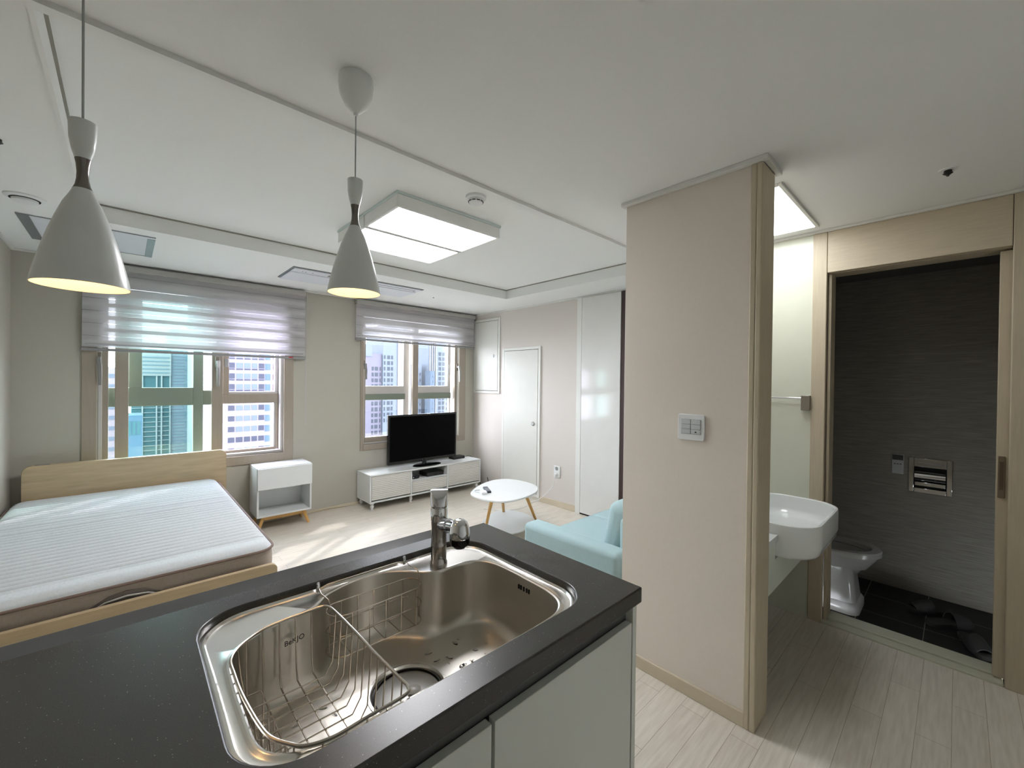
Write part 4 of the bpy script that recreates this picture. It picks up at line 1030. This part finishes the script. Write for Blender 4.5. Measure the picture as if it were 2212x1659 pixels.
# slippers
def slipper(x, y, ang, label):
    t = thing('slipper', label, 'slipper', (x, y, TZ), 'dark bathroom slippers on the black tiles')
    pts = [(-.13, -.02), (-.125, .025), (-.07, .04), (0, .042), (.07, .052), (.12, .035), (.135, 0), (.12, -.032), (.06, -.048), (-.02, -.038), (-.09, -.038)]
    M = Matrix.Translation((x, y, TZ)) @ Matrix.Rotation(ang, 4, 'Z')
    sp = catmull([(a, b_, 0) for a, b_ in pts], 5)
    MB().rings([[(p.x*.98, p.y*.96, 0) for p in sp], [(p.x, p.y, .010) for p in sp], [(p.x, p.y, .024) for p in sp], [(p.x*.94, p.y*.9, .028) for p in sp]]).xf(M).build('sole', RUBBER, t)
    b = MB(); o_ = []; i_ = []
    rs = []
    for k in range(7):
        u = .005+.105*k/6; wd_ = .050-.010*max(0, (u-.07)/.04); h = .075-.035*(k/6)**1.3
        rs.append([(u, wd_*math.cos(PI*j/12), .012+h*math.sin(PI*j/12)) for j in range(13)]+[(u, (wd_-.006)*math.cos(PI*j/12), .012+(h-.006)*math.sin(PI*j/12)) for j in range(12, -1, -1)])
    b.rings(rs).xf(M); b.build('strap', RUBBER, t)
slipper(3.955, .105, math.radians(128), 'dark mesh slipper farther inside the bathroom, near the tile wall')
slipper(3.83, .02, math.radians(-46), 'dark mesh slipper in the middle of the black bathroom floor')
slipper(3.62, -.085, math.radians(200), 'dark mesh slipper nearest the door sill at the right jamb')

# ------------------------------------------------------------ city outside
def ext(rgb):
    g = .135
    out = []
    for v in lin(rgb)[:3]:
        v *= g; out.append(255*(12.92*v if v <= .0031308 else 1.055*v**(1/2.4)-.055))
    return tuple(out)
def facade_mat(name, rgb, r=.8): return mat(name, ext(rgb), r, var=.04, vscale=.15, spec=.1)
CONC = facade_mat('pale_render', (214, 212, 220)); CONCV = facade_mat('violet_render', (190, 186, 208)); CONCB = facade_mat('blue_render', (186, 200, 220))
WIN = mat('tower_window', ext((104, 116, 132)), .6, spec=.15); WINB = mat('tower_window_blue', ext((128, 172, 208)), .6, spec=.15); WINT = mat('tower_window_teal', ext((96, 146, 160)), .6, spec=.15)
WINBR = mat('tower_window_brown', ext((150, 130, 128)), .6, spec=.15); BAND = mat('white_band', ext((226, 224, 230)), .6, spec=.15); WINL = mat('tower_window_light', ext((160, 186, 206)), .6, spec=.15)
def tower(name, label, x0, x1, y, dep, z0, z1, m):
    t = thing(name, label, 'building', ((x0+x1)/2, y+dep/2, z0))
    box('walls', m, (x0, y, z0), (x1, y+dep, z1), t, smooth=False)
    return t
win_cache = {}
def win(t, x0, x1, y, z0, z1, m, name='window_pane'):
    """one pane, shared mesh data, 6 cm proud of the wall"""
    key = (round(x1-x0, 2), round(z1-z0, 2), m.name)
    if key not in win_cache:
        o = MB().box(0, -.12, 0, x1-x0, 0, z1-z0).build(name, m, t, smooth=False)
        win_cache[key] = o
        o.location = (x0, y, z0)
    else:
        o = win_cache[key].copy(); C.objects.link(o); o.name = name; o.parent = t; o.location = (x0, y, z0)
    o.matrix_parent_inverse = Matrix.Translation(t.location).inverted()
ta = tower('apartment_building', 'apartment block with white bands and blue glazing seen in the left window, right pane', 13.85, 47.39, 145.8, 14, -70, 36.85, BAND)
for a, b_, c, d in [(22.11, 7.52, 23.69, 9.03), (29.89, 7.52, 31.35, 9.03), (22.11, 4.36, 23.69, 5.87), (29.89, 4.36, 31.35, 5.87), (22.11, 1.2, 23.69, 2.71), (29.89, 1.2, 31.35, 2.71), (22.11, -1.96, 23.69, -0.45), (29.89, -1.96, 31.35, -0.45), (22.11, -5.12, 23.69, -3.61), (24.06, -5.12, 25.76, -3.61), (26.12, -5.12, 27.7, -3.61), (28.07, -5.12, 29.52, -3.61), (29.89, -5.12, 31.35, -3.61), (22.11, -8.28, 23.69, -6.77), (29.89, -8.28, 31.35, -6.77), (22.11, -11.43, 23.69, -9.93), (29.89, -11.43, 31.35, -9.93), (22.11, -14.59, 23.69, -13.09), (29.89, -14.59, 31.35, -13.09), (22.11, -17.75, 23.69, -16.25), (24.06, -17.75, 25.76, -16.25), (26.12, -17.75, 27.7, -16.25), (28.07, -17.75, 29.52, -16.25), (29.89, -17.75, 31.35, -16.25), (22.11, -20.91, 23.69, -19.41), (29.89, -20.91, 31.35, -19.41), (22.11, -24.07, 23.69, -22.56), (29.89, -24.07, 31.35, -22.56), (22.11, -27.23, 23.69, -25.72), (29.89, -27.23, 31.35, -25.72)]: win(ta, a, c, 145.8, b_, d, WIN)
for a, b_, c, d in [(24.06, 7.52, 25.76, 9.03), (26.12, 7.52, 27.7, 9.03), (28.07, 7.52, 29.52, 9.03), (24.06, 4.36, 25.76, 5.87), (26.12, 4.36, 27.7, 5.87), (28.07, 4.36, 29.52, 5.87), (24.06, 1.2, 25.76, 2.71), (26.12, 1.2, 27.7, 2.71), (28.07, 1.2, 29.52, 2.71), (24.06, -1.96, 25.76, -0.45), (26.12, -1.96, 27.7, -0.45), (28.07, -1.96, 29.52, -0.45), (24.06, -8.28, 25.76, -6.77), (26.12, -8.28, 27.7, -6.77), (28.07, -8.28, 29.52, -6.77), (24.06, -11.43, 25.76, -9.93), (26.12, -11.43, 27.7, -9.93), (28.07, -11.43, 29.52, -9.93), (24.06, -14.59, 25.76, -13.09), (26.12, -14.59, 27.7, -13.09), (28.07, -14.59, 29.52, -13.09), (24.06, -20.91, 25.76, -19.41), (26.12, -20.91, 27.7, -19.41), (28.07, -20.91, 29.52, -19.41), (24.06, -24.07, 25.76, -22.56), (26.12, -24.07, 27.7, -22.56), (28.07, -24.07, 29.52, -22.56), (24.06, -27.23, 25.76, -25.72), (26.12, -27.23, 27.7, -25.72), (28.07, -27.23, 29.52, -25.72)]: win(ta, a, c, 145.8, b_, d, WINL)
for a, b_, c, d in [(22.11, 6.94, 23.69, 7.32), (24.06, 6.94, 25.76, 7.32), (26.12, 6.94, 27.7, 7.32), (28.07, 6.94, 29.52, 7.32), (29.89, 6.94, 31.35, 7.32), (22.11, 3.78, 23.69, 4.17), (24.06, 3.78, 25.76, 4.17), (26.12, 3.78, 27.7, 4.17), (28.07, 3.78, 29.52, 4.17), (29.89, 3.78, 31.35, 4.17), (22.11, 0.62, 23.69, 1.01), (24.06, 0.62, 25.76, 1.01), (26.12, 0.62, 27.7, 1.01), (28.07, 0.62, 29.52, 1.01), (29.89, 0.62, 31.35, 1.01), (22.11, -2.54, 23.69, -2.15), (24.06, -2.54, 25.76, -2.15), (26.12, -2.54, 27.7, -2.15), (28.07, -2.54, 29.52, -2.15), (29.89, -2.54, 31.35, -2.15)]: win(ta, a, c, 145.8, b_, d, WIN)
for a, b_, c, d in [(31.59, 7.08, 33.05, 9.03), (35.48, 7.08, 37.18, 9.03), (31.59, 3.92, 33.05, 5.87), (35.48, 3.92, 37.18, 5.87), (31.59, 0.76, 33.05, 2.71), (35.48, 0.76, 37.18, 2.71), (31.59, -2.4, 33.05, -0.45), (35.48, -2.4, 37.18, -0.45), (31.59, -5.55, 33.05, -3.61), (35.48, -5.55, 37.18, -3.61), (31.59, -8.71, 33.05, -6.77), (35.48, -8.71, 37.18, -6.77), (31.59, -11.87, 33.05, -9.93), (35.48, -11.87, 37.18, -9.93), (31.59, -15.03, 33.05, -13.09), (35.48, -15.03, 37.18, -13.09), (31.59, -18.19, 33.05, -16.25), (35.48, -18.19, 37.18, -16.25), (31.59, -21.35, 33.05, -19.41), (35.48, -21.35, 37.18, -19.41), (31.59, -24.51, 33.05, -22.56), (35.48, -24.51, 37.18, -22.56), (31.59, -27.67, 33.05, -25.72), (35.48, -27.67, 37.18, -25.72)]: win(ta, a, c, 145.8, b_, d, WINB)
for a, b_, c, d in [(33.66, 7.08, 34.75, 9.03), (33.66, 3.92, 34.75, 5.87), (33.66, 0.76, 34.75, 2.71), (33.66, -2.4, 34.75, -0.45), (33.66, -5.55, 34.75, -3.61), (33.66, -8.71, 34.75, -6.77), (33.66, -11.87, 34.75, -9.93), (33.66, -15.03, 34.75, -13.09), (33.66, -18.19, 34.75, -16.25), (33.66, -21.35, 34.75, -19.41), (33.66, -24.51, 34.75, -22.56), (33.66, -27.67, 34.75, -25.72)]: win(ta, a, c, 145.8, b_, d, WINBR)
for a, b_, c, d in [(13.9, 10.12, 20.9, 10.22), (13.9, 6.96, 20.9, 7.06), (13.9, 3.8, 20.9, 3.9), (13.9, 0.64, 20.9, 0.74), (13.9, -2.52, 20.9, -2.42), (13.9, -5.68, 20.9, -5.58), (13.9, -8.83, 20.9, -8.74), (13.9, -11.99, 20.9, -11.9), (13.9, -15.15, 20.9, -15.06), (13.9, -18.31, 20.9, -18.21), (13.9, -21.47, 20.9, -21.37)]: box('wall_joint', CONCV, (a, 145.8-0.06, b_), (c, 145.8-.02, d), ta, smooth=False)
tb = tower('office_tower', 'teal glass office tower with white mullions seen in the left window', 1.46, 10.94, 174.96, 20, -70, 10.12, WINT)
for a, b_, c, d in [(3.77, -65.21, 4.16, 1.86), (7.17, -65.21, 7.56, 1.86), (8.38, -65.21, 8.77, 1.86), (10.5, -65.21, 10.89, 1.86)]: box('mullion', BAND, (a, 174.96-0.6, b_), (c, 174.96-.02, d), tb, smooth=False)
for a, b_, c, d in [(1.46, -2.52, 10.94, -2.32), (1.46, -4.02, 10.94, -3.83), (1.46, -5.53, 10.94, -5.34), (1.46, -7.04, 10.94, -6.84), (1.46, -8.54, 10.94, -8.35), (1.46, -10.05, 10.94, -9.86), (1.46, -11.56, 10.94, -11.36), (1.46, -13.06, 10.94, -12.87), (1.46, -14.57, 10.94, -14.38), (1.46, -16.08, 10.94, -15.88), (1.46, -17.58, 10.94, -17.39), (1.46, -19.09, 10.94, -18.89), (1.46, -20.6, 10.94, -20.4), (1.46, -22.1, 10.94, -21.91), (1.46, -23.61, 10.94, -23.41)]: box('floor_band', BAND, (a, 174.96-0.4, b_), (c, 174.96-.02, d), tb, smooth=False)
for a, b_, c, d in [(1.46, 1.74, 10.94, 9.15)]: box('sign_band', BAND, (a, 174.96-0.7, b_), (c, 174.96-.02, d), tb, smooth=False)
for a, b_, c, d in [(2.43, 2.59, 10.45, 2.88), (2.43, 3.8, 10.45, 4.09), (2.43, 5.02, 10.45, 5.31), (2.43, 6.23, 10.45, 6.52), (2.43, 7.45, 10.45, 7.74)]: box('cladding_line', WINL, (a, 174.96-0.85, b_), (c, 174.96-.02, d), tb, smooth=False)
tc = tower('apartment_building', 'pale grey banded apartment block right of the teal tower in the left window', 10.98, 20.41, 174.96, 20, -70, 17.41, CONCB)
for a, b_, c, d in [(14.58, 6.72, 16.4, 8.54), (14.58, 3.61, 16.4, 5.43), (14.58, 0.5, 16.4, 2.32), (14.58, -2.61, 16.4, -0.79), (14.58, -5.72, 16.4, -3.9), (14.58, -8.83, 16.4, -7.01), (14.58, -11.95, 16.4, -10.12), (14.58, -15.06, 16.4, -13.23), (14.58, -18.17, 16.4, -16.34), (14.58, -21.28, 16.4, -19.45), (14.58, -24.39, 16.4, -22.56)]: win(tc, a, c, 174.96, b_, d, WINL)
for a, b_, c, d in [(11.03, 9.15, 14.34, 9.34), (11.03, 8.13, 14.34, 8.32), (11.03, 7.11, 14.34, 7.3), (11.03, 6.09, 14.34, 6.28), (11.03, 5.07, 14.34, 5.26), (11.03, 4.04, 14.34, 4.24), (11.03, 3.02, 14.34, 3.22), (11.03, 2.0, 14.34, 2.2), (11.03, 0.98, 14.34, 1.18), (11.03, -0.04, 14.34, 0.16), (11.03, -1.06, 14.34, -0.86), (11.03, -2.08, 14.34, -1.88), (11.03, -3.1, 14.34, -2.91), (11.03, -4.12, 14.34, -3.93), (11.03, -5.14, 14.34, -4.95), (11.03, -6.16, 14.34, -5.97), (11.03, -7.18, 14.34, -6.99), (11.03, -8.2, 14.34, -8.01), (11.03, -9.22, 14.34, -9.03), (11.03, -10.24, 14.34, -10.05), (11.03, -11.26, 14.34, -11.07), (11.03, -12.29, 14.34, -12.09), (11.03, -13.31, 14.34, -13.11), (11.03, -14.33, 14.34, -14.13), (11.03, -15.35, 14.34, -15.15), (11.03, -16.37, 14.34, -16.17), (11.03, -17.39, 14.34, -17.19), (11.03, -18.41, 14.34, -18.21), (11.03, -19.43, 14.34, -19.23), (11.03, -20.45, 14.34, -20.26), (11.03, -21.47, 14.34, -21.28), (11.03, -22.49, 14.34, -22.3)]: box('wall_joint', CONCV, (a, 174.96-0.1, b_), (c, 174.96-.02, d), tc, smooth=False)
td = tower('low_building', 'blue-grey low building at the lower left of the left window middle pane', -0.97, 3.28, 140.94, 10, -70, -8.35, facade_mat("blue_grey_wall", (132, 158, 190)))
for a, b_, c, d in [(0.49, -13.21, 1.09, -9.81), (1.36, -13.21, 1.97, -9.81), (2.24, -13.21, 2.84, -9.81)]: win(td, a, c, 140.94, b_, d, WINT)
te = tower('low_building', 'pale building seen through the narrow left pane beside the sash handle', -12.64, -1.46, 213.84, 14, -70, 4.77, BAND)
for a, b_, c, d in [(-5.35, 0.89, -2.92, 2.34), (-5.35, -3.0, -2.92, -1.54), (-5.35, -6.89, -2.92, -5.43), (-5.35, -10.78, -2.92, -9.32), (-5.35, -14.67, -2.92, -13.21), (-5.35, -18.55, -2.92, -17.1), (-5.35, -22.44, -2.92, -20.98), (-5.35, -26.33, -2.92, -24.87), (-5.35, -30.22, -2.92, -28.76)]: win(te, a, c, 213.84, b_, d, WINL)
tf = tower('apartment_tower', 'violet stepped apartment tower with grid windows in the right window, left pane', 83.11, 92.83, 194.4, 20, -70, 14.01, CONCV)
for a, b_, c, d in [(82.38, 12.55, 87.6, 18.38)]: box('roof_block', CONCB, (a, 194.4-0.3, b_), (c, 194.4-.02, d), tf, smooth=False)
for a, b_, c, d in [(87.72, 5.75, 88.7, 7.57), (89.3, 5.75, 90.88, 7.57), (91.73, 5.75, 92.34, 7.57), (87.72, 2.9, 88.7, 4.72), (89.3, 2.9, 90.88, 4.72), (91.73, 2.9, 92.34, 4.72), (87.72, 0.06, 88.7, 1.88), (89.3, 0.06, 90.88, 1.88), (91.73, 0.06, 92.34, 1.88), (87.72, -2.78, 88.7, -0.96), (89.3, -2.78, 90.88, -0.96), (91.73, -2.78, 92.34, -0.96), (87.72, -5.63, 88.7, -3.8), (89.3, -5.63, 90.88, -3.8), (91.73, -5.63, 92.34, -3.8), (87.72, -8.47, 88.7, -6.65), (89.3, -8.47, 90.88, -6.65), (91.73, -8.47, 92.34, -6.65), (87.72, -11.31, 88.7, -9.49), (89.3, -11.31, 90.88, -9.49), (91.73, -11.31, 92.34, -9.49), (87.72, -14.16, 88.7, -12.33), (89.3, -14.16, 90.88, -12.33), (91.73, -14.16, 92.34, -12.33), (87.72, -17.0, 88.7, -15.18), (89.3, -17.0, 90.88, -15.18), (91.73, -17.0, 92.34, -15.18), (87.72, -19.84, 88.7, -18.02), (89.3, -19.84, 90.88, -18.02), (91.73, -19.84, 92.34, -18.02), (87.72, -22.69, 88.7, -20.86), (89.3, -22.69, 90.88, -20.86), (91.73, -22.69, 92.34, -20.86), (87.72, -25.53, 88.7, -23.71), (89.3, -25.53, 90.88, -23.71), (91.73, -25.53, 92.34, -23.71)]: win(tf, a, c, 194.4, b_, d, WIN)
tg = tower('apartment_tower', 'tallest pale apartment tower with paired window columns in the right window, left pane', 92.95, 107.89, 193.19, 20, -70, 28.34, CONCB)
for a, b_, c, d in [(100.6, -67.64, 107.89, 27.86)]: box('pale_bay', CONC, (a, 193.19-0.5, b_), (c, 193.19-.02, d), tg, smooth=False)
for a, b_, c, d in [(93.43, 11.58, 94.16, 13.4), (95.13, 11.58, 96.59, 13.4), (97.2, 11.58, 98.17, 13.4), (93.43, 8.73, 94.16, 10.56), (95.13, 8.73, 96.59, 10.56), (97.2, 8.73, 98.17, 10.56), (93.43, 5.89, 94.16, 7.71), (95.13, 5.89, 96.59, 7.71), (97.2, 5.89, 98.17, 7.71), (93.43, 3.05, 94.16, 4.87), (95.13, 3.05, 96.59, 4.87), (97.2, 3.05, 98.17, 4.87), (93.43, 0.2, 94.16, 2.03), (95.13, 0.2, 96.59, 2.03), (97.2, 0.2, 98.17, 2.03), (93.43, -2.64, 94.16, -0.82), (95.13, -2.64, 96.59, -0.82), (97.2, -2.64, 98.17, -0.82), (93.43, -5.48, 94.16, -3.66), (95.13, -5.48, 96.59, -3.66), (97.2, -5.48, 98.17, -3.66), (93.43, -8.32, 94.16, -6.5), (95.13, -8.32, 96.59, -6.5), (97.2, -8.32, 98.17, -6.5), (93.43, -11.17, 94.16, -9.34), (95.13, -11.17, 96.59, -9.34), (97.2, -11.17, 98.17, -9.34), (93.43, -14.01, 94.16, -12.19), (95.13, -14.01, 96.59, -12.19), (97.2, -14.01, 98.17, -12.19), (93.43, -16.85, 94.16, -15.03), (95.13, -16.85, 96.59, -15.03), (97.2, -16.85, 98.17, -15.03), (93.43, -19.7, 94.16, -17.87), (95.13, -19.7, 96.59, -17.87), (97.2, -19.7, 98.17, -17.87)]: win(tg, a, c, 193.19, b_, d, WIN)
for a, b_, c, d in [(102.67, 16.44, 103.88, 18.38), (104.61, 16.44, 106.43, 18.38), (102.67, 13.59, 103.88, 15.54), (104.61, 13.59, 106.43, 15.54), (102.67, 10.75, 103.88, 12.7), (104.61, 10.75, 106.43, 12.7), (102.67, 7.91, 103.88, 9.85), (104.61, 7.91, 106.43, 9.85), (102.67, 5.07, 103.88, 7.01), (104.61, 5.07, 106.43, 7.01), (102.67, 2.22, 103.88, 4.17), (104.61, 2.22, 106.43, 4.17), (102.67, -0.62, 103.88, 1.32), (104.61, -0.62, 106.43, 1.32), (102.67, -3.46, 103.88, -1.52), (104.61, -3.46, 106.43, -1.52), (102.67, -6.31, 103.88, -4.36), (104.61, -6.31, 106.43, -4.36), (102.67, -9.15, 103.88, -7.21), (104.61, -9.15, 106.43, -7.21), (102.67, -11.99, 103.88, -10.05), (104.61, -11.99, 106.43, -10.05), (102.67, -14.84, 103.88, -12.89), (104.61, -14.84, 106.43, -12.89), (102.67, -17.68, 103.88, -15.74), (104.61, -17.68, 106.43, -15.74), (102.67, -20.52, 103.88, -18.58), (104.61, -20.52, 106.43, -18.58)]: win(tg, a, c, 192.65, b_, d, WIN)
th = tower('apartment_tower', 'pale ribbed apartment tower in the right window, right pane', 134.38, 159.17, 218.7, 20, -70, 30.77, CONCB)
for a, b_, c, d in [(134.87, -70.07, 135.35, 27.13), (136.32, -70.07, 136.81, 27.13), (137.78, -70.07, 138.27, 27.13), (139.0, -70.07, 139.48, 27.13)]: box('rib', BAND, (a, 218.7-0.7, b_), (c, 218.7-.02, d), th, smooth=False)
for a, b_, c, d in [(141.43, 16.44, 143.37, 18.62), (144.22, 16.44, 146.04, 18.62), (147.26, 16.44, 148.11, 17.65), (149.45, 16.44, 150.17, 17.65), (141.43, 13.4, 143.37, 15.59), (144.22, 13.4, 146.04, 15.59), (147.26, 13.4, 148.11, 14.61), (149.45, 13.4, 150.17, 14.61), (141.43, 10.36, 143.37, 12.55), (144.22, 10.36, 146.04, 12.55), (147.26, 10.36, 148.11, 11.58), (149.45, 10.36, 150.17, 11.58), (141.43, 7.32, 143.37, 9.51), (144.22, 7.32, 146.04, 9.51), (147.26, 7.32, 148.11, 8.54), (149.45, 7.32, 150.17, 8.54), (141.43, 4.29, 143.37, 6.47), (144.22, 4.29, 146.04, 6.47), (147.26, 4.29, 148.11, 5.5), (149.45, 4.29, 150.17, 5.5), (141.43, 1.25, 143.37, 3.44), (144.22, 1.25, 146.04, 3.44), (147.26, 1.25, 148.11, 2.46), (149.45, 1.25, 150.17, 2.46), (141.43, -1.79, 143.37, 0.4), (144.22, -1.79, 146.04, 0.4), (147.26, -1.79, 148.11, -0.57), (149.45, -1.79, 150.17, -0.57), (141.43, -4.83, 143.37, -2.64), (144.22, -4.83, 146.04, -2.64), (147.26, -4.83, 148.11, -3.61), (149.45, -4.83, 150.17, -3.61), (141.43, -7.86, 143.37, -5.68), (144.22, -7.86, 146.04, -5.68), (147.26, -7.86, 148.11, -6.65), (149.45, -7.86, 150.17, -6.65), (141.43, -10.9, 143.37, -8.71), (144.22, -10.9, 146.04, -8.71), (147.26, -10.9, 148.11, -9.69), (149.45, -10.9, 150.17, -9.69), (141.43, -13.94, 143.37, -11.75), (144.22, -13.94, 146.04, -11.75), (147.26, -13.94, 148.11, -12.72), (149.45, -13.94, 150.17, -12.72), (141.43, -16.98, 143.37, -14.79), (144.22, -16.98, 146.04, -14.79), (147.26, -16.98, 148.11, -15.76), (149.45, -16.98, 150.17, -15.76), (141.43, -20.01, 143.37, -17.83), (144.22, -20.01, 146.04, -17.83), (147.26, -20.01, 148.11, -18.8), (149.45, -20.01, 150.17, -18.8)]: win(th, a, c, 218.7, b_, d, WIN)
ti = tower('apartment_tower', 'distant pale blue tower low between the sky and the ribbed tower', 127.58, 131.1, 221.13, 10, -70, 10.85, CONCB)
for a, b_, c, d in [(129.76, 4.04, 130.49, 5.5), (129.76, 0.4, 130.49, 1.86), (129.76, -3.25, 130.49, -1.79), (129.76, -6.89, 130.49, -5.43), (129.76, -10.54, 130.49, -9.08), (129.76, -14.18, 130.49, -12.72), (129.76, -17.83, 130.49, -16.37), (129.76, -21.47, 130.49, -20.01)]: win(ti, a, c, 221.13, b_, d, WIN)
tj = tower('apartment_tower', 'short blue-grey tower in front of the ribbed tower, right window', 131.22, 134.14, 211.41, 6, -70, 6.72, facade_mat("blue_grey_wall2", (150, 172, 198)))
for a, b_, c, d in [(132.68, 2.83, 133.16, 4.04), (132.68, -0.33, 133.16, 0.89), (132.68, -3.49, 133.16, -2.27), (132.68, -6.65, 133.16, -5.43), (132.68, -9.81, 133.16, -8.59), (132.68, -12.97, 133.16, -11.75), (132.68, -16.12, 133.16, -14.91), (132.68, -19.28, 133.16, -18.07)]: win(tj, a, c, 211.41, b_, d, WIN)
gr = box('ground_outside', mat('street_ground', (110, 112, 110), .9), (-500, 5.2, -71), (700, 900, -70), smooth=False); struct(gr)
